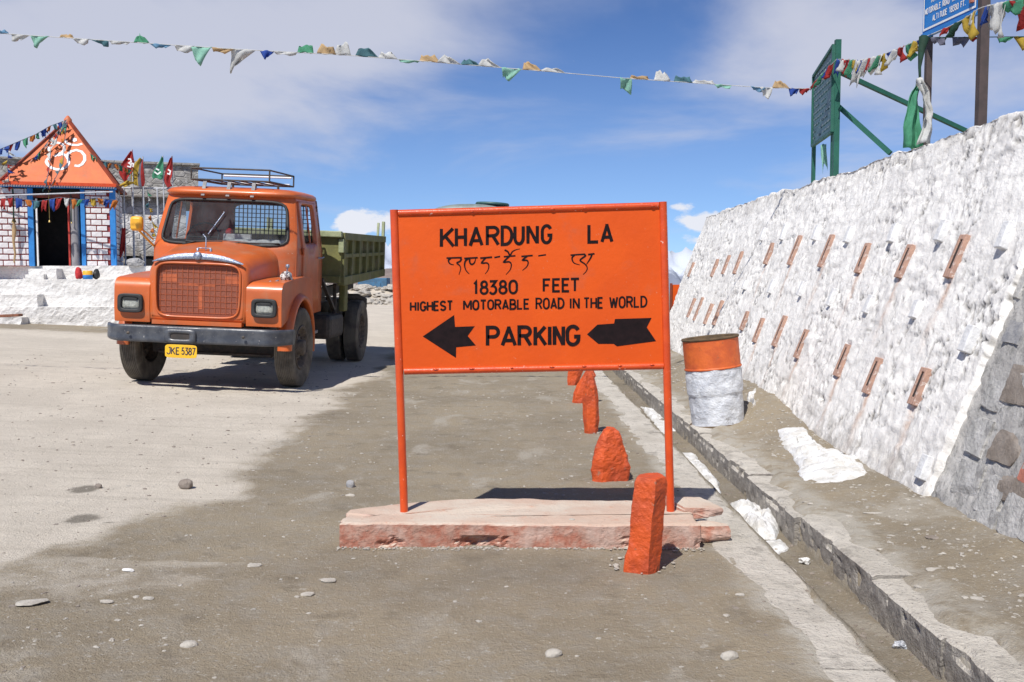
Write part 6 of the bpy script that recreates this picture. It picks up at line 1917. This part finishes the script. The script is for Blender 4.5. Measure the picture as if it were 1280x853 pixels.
fb = [(1046, 1053, 17, 'blue', .8), (1050, 1057, 13, 'white', .9), (1053, 1062, 16, 'red', .7), (1061, 1069, 16, 'green', .8), (1066, 1073, 12, 'yellow', .8), (1069, 1080, 27, 'white', .9), (1072, 1078, 14, 'blue', .8), (1077, 1090, 18, 'white', .8), (1084, 1090, 14, 'red', .8),
      (1088, 1103, 20, 'white', .9), (1092, 1101, 14, 'green', .8), (1099, 1107, 17, 'yellow', .7), (1108, 1115, 9, 'blue', .5), (1112, 1124, 14, 'white', .8, -.2), (1123, 1131, 15, 'red', .7), (1133, 1142, 17, 'green', .9), (1139, 1147, 15, 'yellow', .9), (1147, 1165, 9, 'blue', .3, -.3),
      (1177, 1189, 7, 'red', .8, -.1), (1186, 1204, 14, 'dark', .5, -.3), (1203, 1219, 26, 'yellow', .7, .1), (1214, 1221, 14, 'white', .5), (1231, 1237, 20, 'blue', .4, .1), (1234, 1257, 23, 'white', .7, -.1), (1242, 1258, 36, 'white', .6), (1254, 1282, 15, 'green', .85, .0), (1262, 1290, 30, 'red', .35, .2)]
flag_string('string of bright multicoloured flags running from the green board up past the blue board', [(1012, 110), (1028, 92), (1046, 74), (1075, 76), (1100, 70), (1130, 58), (1153, 48), (1185, 34), (1205, 24), (1225, 10), (1250, 4), (1295, -6)],
            [(1013, 1023, 6, 'red', .6), (1020, 1031, 8, 'green', .7, -.2), (1026, 1034, 8, 'white', .6), (1030, 1038, 8, 'blue', .5), (1033, 1042, 12, 'red', .7)] + fb, lambda x: np.interp(x, [1012, 1046, 1153, 1225, 1295], [12.6, 11.75, 9.9, 9.2, 8.6]), seed=2, cr_=.004)
flag_string('cord with torn grey and yellow rags crossing between the blue board posts', [(1156, 47), (1205, 47), (1240, 46.5), (1295, 46)],
            [(1163, 1185, 8, 'grey', .6), (1190, 1213, 9, 'grey', .6), (1211, 1222, 4, 'red', .5), (1230, 1237, 6, 'red', .8), (1246, 1268, 6, 'green', .5), (1266, 1298, 14, 'yellow', .5, .3)], lambda x: np.interp(x, [1156, 1295], [10.7, 9.9]), seed=3, cm='dark')
# long scarves knotted on the far post of the blue board
r0 = empty('ceremonial_scarf', at(1150, 100, 9.6), 'long green and white scarves hanging from the blue board post to the wall top', 'scarf')
kk = 9.6 / F
def cloth_rows(name, rows, D, m, seed, depth=.04, nx_=9):
    vs = []; b = MB(); ph = seed * 1.7
    rr2 = []
    for j in range(len(rows) - 1):
        for q in range(4): rr2.append([rows[j][c] + (rows[j + 1][c] - rows[j][c]) * q / 4 for c in range(3)])
    rr2.append(rows[-1])
    for j, (y, x0, x1) in enumerate(rr2):
        for i in range(nx_):
            u = i / (nx_ - 1); q = at(x0 + (x1 - x0) * u, y + 1.5 * math.sin(u * 5 + ph) * j / len(rr2), D)
            q.y += depth * math.sin(u * 8 + j * .25 + ph) + depth * .5 * math.sin(u * 17 + j * .5); q.x += .006 * math.sin(j * 1.1 + ph); vs.append(q)
    b.add(vs, [(j * nx_ + i, j * nx_ + i + 1, (j + 1) * nx_ + i + 1, (j + 1) * nx_ + i) for j in range(len(rr2) - 1) for i in range(nx_ - 1)], None, 0, True)
    o = b.build(name, m); o.modifiers.new('solid', 'SOLIDIFY').thickness = .003; return o


attach(cloth_rows('green_scarf', [(100, 1147.5, 1150), (115, 1140, 1149.5), (135, 1134, 1149.5), (160, 1131, 1150), (186, 1131, 1152)], 9.6, FM['green'], 3), r0)
attach(cloth_rows('white_scarf', [(98, 1146.5, 1149.5), (110, 1149, 1157), (125, 1153, 1162), (145, 1155.5, 1166), (160, 1153, 1166.5), (180, 1147, 1165)], 9.52, FM['white'], 5), r0)
attach(MB().tube([at(1150, 100, 9.6), at(1149.5, 84, 9.6), at(1152, 62, 9.7), at(1155, 48, 9.75)], [.012, .015, .035, .05], 8).build('knotted_strip', FM['dark']), r0)
o = flag_mesh('hanging_rag', at(1026, 181, 12.6), at(1033, 180, 12.6), (.01, 0, -.30), 7, FM['mint'], .9, .1, .02); o['label'] = 'pale green rag hanging under the green notice board'; o['category'] = 'rag'

# ------------------------------------------------------------------ boards on the terrace
def post(b, px, D, ybot, ytop, wd_, dp_=None):
    z0 = at(px, ybot, D).z; z1 = at(px, ytop, D).z; x = at(px, ybot, D).x; return b.bar((x, D, min(z0, 2.4)), (x, D, z1), wd_, dp_ or wd_, up=(0, 1, 0))


GB = empty('notice_board', (3.9, 12.0, 2.45), 'green notice board of white text on green steel posts behind the wall top', 'sign')
A = at(1040, 165, 12.0); Bp = at(1015.5, 180, 13.3); At = at(1037, 57, 12.0); At.x = A.x; Bt = Vector((Bp.x, Bp.y, at(1014, 96, 13.3).z)); Bp.z = A.z
nb = (Bp - A).cross(Vector((0, 0, 1))).normalized()
if nb.x > 0: nb = -nb
attach(MB().prism([A, Bp, Bt, At], -nb * .03).build('board', M['board_green']), GB)
for a_, c_ in ((A, Bp), (Bp, Bt), (Bt, At), (At, A)): attach(MB().bar(a_, c_, .035, .04, up=nb).build('frame', M['green_steel']), GB)
attach(post(MB(), 1044, 12.0, 215, 50, .065).build('post', M['green_steel']), GB)
attach(post(MB(), 1040, 12.08, 215, 165, .04).build('post', M['green_steel']), GB)
attach(post(MB(), 1016.5, 13.34, 222, 180, .045).build('post', M['green_steel']), GB)
attach(MB().bar(at(1049, 90, 12.1), at(1212, 166, 12.6), .05, .05).build('brace', M['green_steel']), GB)
attach(MB().bar(at(1048, 133, 12.05), at(1113, 192, 11.6), .05, .05).build('brace', M['green_steel']), GB)
b = MB(); rs_ = random.Random(4)
for r_ in range(11):
    z = At.z - .16 - r_ * .078; s_ = .08
    while s_ < .9:
        w_ = rs_.uniform(.05, .12)
        if rs_.random() < .86:
            p0 = A.lerp(Bp, s_); p1 = A.lerp(Bp, min(.93, s_ + w_))
            b.add([(p0.x, p0.y, z), (p1.x, p1.y, z), (p1.x, p1.y, z + .022), (p0.x, p0.y, z + .022)], [(0, 1, 2, 3)], Matrix.Translation(nb * .012))
        s_ += w_ + .03
attach(b.build('small_print', mat('faded_white_print', (.22, .30, .32), (.16, .24, .26), 20, .7), kind='stuff'), GB)

BB = empty('direction_board', (4.68, 10.0, 2.45), 'blue board with white lettering on two brown posts high above the wall', 'sign')
A = at(1222, 13, 10.0); Y2 = 11.03; Bp = at(1153, 44, Y2); Bp.z = A.z; up = Vector((0, 0, 1.05)); nb = (Bp - A).cross(Vector((0, 0, 1))).normalized()
if nb.x > 0: nb = -nb
attach(MB().prism([A, Bp, Bp + up, A + up], -nb * .03).build('board', M['board_blue']), BB)
bd = (Bp - A)
def bs(s_, z, o_=.004): return A + bd * s_ + Vector((0, 0, z)) + nb * o_
attach(MB().bar(bs(0, -.02, .0), bs(1, -.02, .0), .05, .04, up=nb).build('frame', M['board_blue']), BB)
b = MB(); ribbon(b, [bs(.03, .045), bs(.97, .045), bs(.97, 1.0), bs(.03, 1.0), bs(.03, .045)], .022, .002, nb); attach(b.build('border_line', M['white_paint']), BB)
for txt, z, s0, s1, hh_ in (('ALTITUDE 18380 FT.', .105, .80, .18, .055), ('MOTORABLE ROAD IN THE WORLD', .205, .95, .05, .055), ('KHARDUNG LA', .305, .83, .30, .06), ('THE HIGHEST', .41, .85, .25, .06)):
    ws_ = txt.split(' '); tot = sum(len(q) for q in ws_) + .9 * (len(ws_) - 1); x = s0; unit = (s0 - s1) / tot
    for wd_ in ws_:
        b = MB(); kk_ = 0
        for j, ch in enumerate(wd_):
            x0 = x - j * unit; x1 = x0 - unit * .72
            for st in GL[ch]:
                ribbon(b, [bs(x0 + (x1 - x0) * u, z + hh_ * v, .003) for u, v in st], .0115, .0005 * (kk_ % 5), nb); kk_ += 1
        x -= (len(wd_) + .9) * unit
        attach(b.build('lettering', M['white_paint'], label='white word ' + wd_), BB)
attach(MB().box(bs(.08, .13, .004), (.05, .05, .07)).build('corner_emblem', M['rock_red']), BB)
attach(post(MB(), 1225.5, 9.93, 162, -70, .085).build('post', M['brown_steel']), BB)
attach(post(MB(), 1157.5, 11.0, 190, -60, .062).build('post', M['brown_steel']), BB)

# ------------------------------------------------------------------ small orange board beyond the far end of the wall
OB = empty('distant_signboard', (3.75, 22, 0), 'small orange board far off beside the far end of the wall', 'sign')
z0_ = at(848, 385, 22).z; z1_ = at(848, 356, 22).z
MB().box((0, 0, (z0_ + z1_) / 2), (.50, .03, z1_ - z0_)).build('board', M['sign'], OB)
MB().box((-.24, -.02, (z0_ + z1_) / 2), (.05, .05, z1_ - z0_ + .06)).box((.24, -.02, (z0_ + z1_) / 2), (.05, .05, z1_ - z0_ + .06)).box((-.24, 0, .4), (.04, .04, .8)).box((.24, 0, .4), (.04, .04, .8)).build('frame', M['roof_trim'], OB)

# ------------------------------------------------------------------ rubble and blue hut far behind the truck
gg = gz(-8, 50)
BH = empty('blue_hut', (bx(468, 52), 52, gg), 'small weathered blue metal hut far off behind the tipper', 'hut')
MB().box((0, 0, (H + -33 * 52 / F) - gg + .62), (1.5, 1.4, 1.30)).build('hut_body', M['blue_old'], BH, bevel=.03)
MB().box((0, 0, ((H - 33 * 52 / F) - gg) / 2 - .02), (1.3, 1.2, abs((H - 33 * 52 / F) - gg) + .02)).build('hut_base', M['rock_brown'], BH)
MB().box((.15, -.72, (H + -33 * 52 / F) - gg + .6), (.55, .03, .9)).build('hut_door', M['blue_old'], BH, bevel=.01)
rs = np.random.RandomState(5)
n = 620; x = rs.uniform(-13, 2.5, n); y = rs.uniform(45, 55, n); s_ = .08 + .30 * rs.rand(n) ** 2.5
bank = lambda x, y: .75 * np.exp(-((y - 51) / 2.5) ** 2) * (1 + .35 * fbm(x * .6, y * .5, 3, 3))
z = g_base(x, y) + bank(x, y)
gravel('rubble', np.stack([x, y, z], -1), s_ * 1.3, M['rock_pale'], 'bank of pale rubble stones far behind the truck')
rx_ = np.linspace(-14, 3, 90); ry_ = np.linspace(44, 58, 40); RX, RY = np.meshgrid(rx_, ry_); RZ = g_base(RX, RY) + bank(RX, RY) * sst(44, 46, RY) * (1 - sst(55, 58, RY)) * sst(-14, -13, RX) * (1 - sst(2, 3, RX)) + .05 * fbm(RX * 3, RY * 3, 1, 4) - .08
ir = np.arange(RX.size).reshape(RX.shape); rm = grid_mesh('rubble_bank', np.stack([RX, RY, RZ], -1).reshape(-1, 3), np.stack([ir[:-1, :-1], ir[:-1, 1:], ir[1:, 1:], ir[1:, :-1]], -1).reshape(-1, 4)); set_attr(rm, 'dry', np.full(RX.size, .6))
obj('rubble_bank', rm, M['ground'], kind='structure')

# ------------------------------------------------------------------ flags at the shrine
cols_ = ['red', 'yellow', 'green', 'blue', 'white', 'teal', 'orange']
def bunting(label, pts, D, n_, size, seed, cm='grey', dz=0):
    rs_ = random.Random(seed); root = empty('prayer_flag_string', at(*pts[0], D[0]), label, 'prayer flags', group='strings of prayer flags')
    P = []
    for k in range(len(pts) - 1):
        for q in range(6): f_ = q / 6; P.append(at(pts[k][0] + (pts[k + 1][0] - pts[k][0]) * f_, pts[k][1] + (pts[k + 1][1] - pts[k][1]) * f_, D[k] + (D[k + 1] - D[k]) * f_))
    P.append(at(*pts[-1], D[-1])); attach(MB().tube(P, .008, 5).build('cord', FM[cm]), root)
    for i in range(n_):
        t_ = (i + .1) / n_ * (len(P) - 1); k = int(t_); a_ = P[k].lerp(P[min(k + 1, len(P) - 1)], t_ - k); t2 = (i + .85) / n_ * (len(P) - 1); k2 = min(int(t2), len(P) - 2); c_ = P[k2].lerp(P[k2 + 1], t2 - k2)
        dirv = (c_ - a_); s_ = size * rs_.uniform(.7, 1.25)
        hv = Vector((rs_.uniform(-.4, .4), rs_.uniform(-.2, .1), -1)) * s_ if abs(dirv.normalized().z) < .8 else Vector((rs_.choice((-1, 1)) * .8, -.1, -.5)) * s_
        if dirv.length < .03: continue
        attach(flag_mesh('flag', a_, c_, hv, seed * 50 + i, FM[rs_.choice(cols_)], rs_.uniform(.55, 1.05), rs_.uniform(-.45, .45), .035, 5, 5), root)
    return root


bunting('string of small flags rising from the left edge to the shrine roof peak', [(-8, 190), (14, 181), (45, 168), (62, 158), (84, 150)], [23.5, 23.6, 24, 24.5, 24.7], 14, .15, 1)
bunting('string of small flags lying down the left edge of the shrine roof', [(84, 152), (60, 178), (34, 208), (10, 234)], [24.6, 24.2, 23.9, 23.5], 16, .12, 2)
bunting('string of small flags hanging down the middle of the shrine roof', [(84, 153), (80, 180), (79, 205), (62, 236)], [24.55, 24.25, 23.95, 23.5], 6, .07, 3)
bunting('string of small flags across the right half of the roof front', [(84, 154), (64, 182), (62, 208), (57, 234)], [24.5, 24.2, 23.9, 23.4], 5, .06, 4)
bunting('string of small flags from the right roof edge towards the flagpoles', [(112, 192), (128, 202), (148, 206), (165, 214)], [24.4, 24.5, 24.8, 25.2], 9, .13, 6)
bunting('dangling string of flags left of the shrine roof corner', [(12, 182), (9, 205), (11, 228)], [23.4, 23.4, 23.4], 8, .15, 7)
bunting('garland of large coloured cloths strung along the shrine front under the eaves', [(-8, 250), (16, 247), (48, 252), (75, 247), (100, 250), (122, 248), (150, 251)], [23.3, 23.3, 23.35, 23.4, 23.5, 23.6, 23.8], 17, .20, 8)
bunting('string of dark rags sagging between the grey pipes', [(184, 238), (187, 262), (193, 290), (199, 306)], [25.4, 25.4, 25.4, 25.4], 10, .10, 9)


def pole_flag(px, ytop, colour, outline, label, D=25.3, sym=None, extra=None):
    p = at(px, ytop, D); root = empty('flag_pole', (p.x, D, 1.6), label, 'flag', group='flags on poles beside the shrine')
    attach(MB().tube([(p.x, D, 1.6), (p.x, D, p.z)], .016, 8).build('pole', M['pipe']), root)
    # outline: rows of (y, x-left, x-right)
    vs = []; nx_ = 9; rs_ = random.Random(px)
    ph = rs_.uniform(0, 6)
    for (y, x0, x1) in outline:
        for i in range(nx_):
            u = i / (nx_ - 1); q = at(x0 + (x1 - x0) * u, y + 1.2 * math.sin(u * 6 + ph), D - .04); q.y += .035 * math.sin(u * 8 + y * .12 + ph); vs.append(q)
    fs = [(j * nx_ + i, j * nx_ + i + 1, (j + 1) * nx_ + i + 1, (j + 1) * nx_ + i) for j in range(len(outline) - 1) for i in range(nx_ - 1)]
    b = MB(); b.add(vs, fs, None, 0, True)
    if isinstance(colour, (list, tuple)):
        n_ = len(colour)
        b.m = [min(n_ - 1, int(((k % (nx_ - 1)) + .5) / (nx_ - 1) * n_)) for k in range(len(fs))]; ms = [FM[c] for c in colour]
    else: ms = FM[colour]
    o = b.build('flag', ms); attach(o, root); o.modifiers.new('solid', 'SOLIDIFY').thickness = .004
    ss_ = o.modifiers.new('sub', 'SUBSURF'); ss_.levels = 1; ss_.render_levels = 1
    if sym:
        b = MB(); 
        for k_, st in enumerate(sym): ribbon(b, [at(x, y, D - .16) for x, y in st], .034, .001 * k_, NF)
        attach(b.build('flag_symbol', M['white_paint']), root)
    return root


pole_flag(165, 187, 'red', [(188, 164, 166), (196, 158.5, 166.5), (204, 152.5, 168), (212, 148, 167), (217, 147.5, 164), (222, 151, 160), (227, 155, 159)], 'red pennant with a white sign, leftmost of the pole flags', sym=[[(160, 199), (163, 199), (164, 202), (161, 204), (164, 206), (163, 209), (159, 208)], [(164, 204), (167, 205), (166, 209)]])
pole_flag(178.5, 196, ('yellow', 'yellow', 'grey', 'red'), [(198, 175, 179), (204, 169, 179), (212, 165, 180), (221, 163.5, 180.5), (228, 164, 181), (233, 168, 180)], 'yellow, grey and red striped flag next to the red pennant', D=25.35)
pole_flag(203.5, 195, 'green', [(196, 202, 204), (203, 198, 204.5), (210, 194, 205), (217, 190.5, 204.5), (221, 190, 204), (224, 192, 203)], 'green pennant with pale marks in front of the stone building', sym=[[(193, 215), (197, 218), (201, 215)], [(195, 211), (199, 213)]])
pole_flag(215, 195, 'red', [(196, 213.5, 215.5), (204, 210, 215.5), (214, 206, 215.5), (222, 204, 215), (228, 204.5, 212), (234, 209, 217)], 'dark red pennant with pale marks nearest the truck cab', sym=[[(210, 212), (213, 214), (212, 218), (209, 217)]])
o = flag_mesh('yellow_cloth', at(158, 226, 25.1), at(170, 228, 25.1), (-.16, 0, -.16), 3, FM['yellow'], .8, -.5, .03); o['label'] = 'yellow cloth bundle tied under the red pennant'; o['category'] = 'cloth'
o = flag_mesh('red_scarf', at(152, 285, 25.3), at(157, 285, 25.3), (-.03, 0, -.72), 3, FM['red'], 1.6, -.3, .04, 7, 12); o['label'] = 'red and white scarf tied on the grey pipe beside the shrine'; o['category'] = 'scarf'
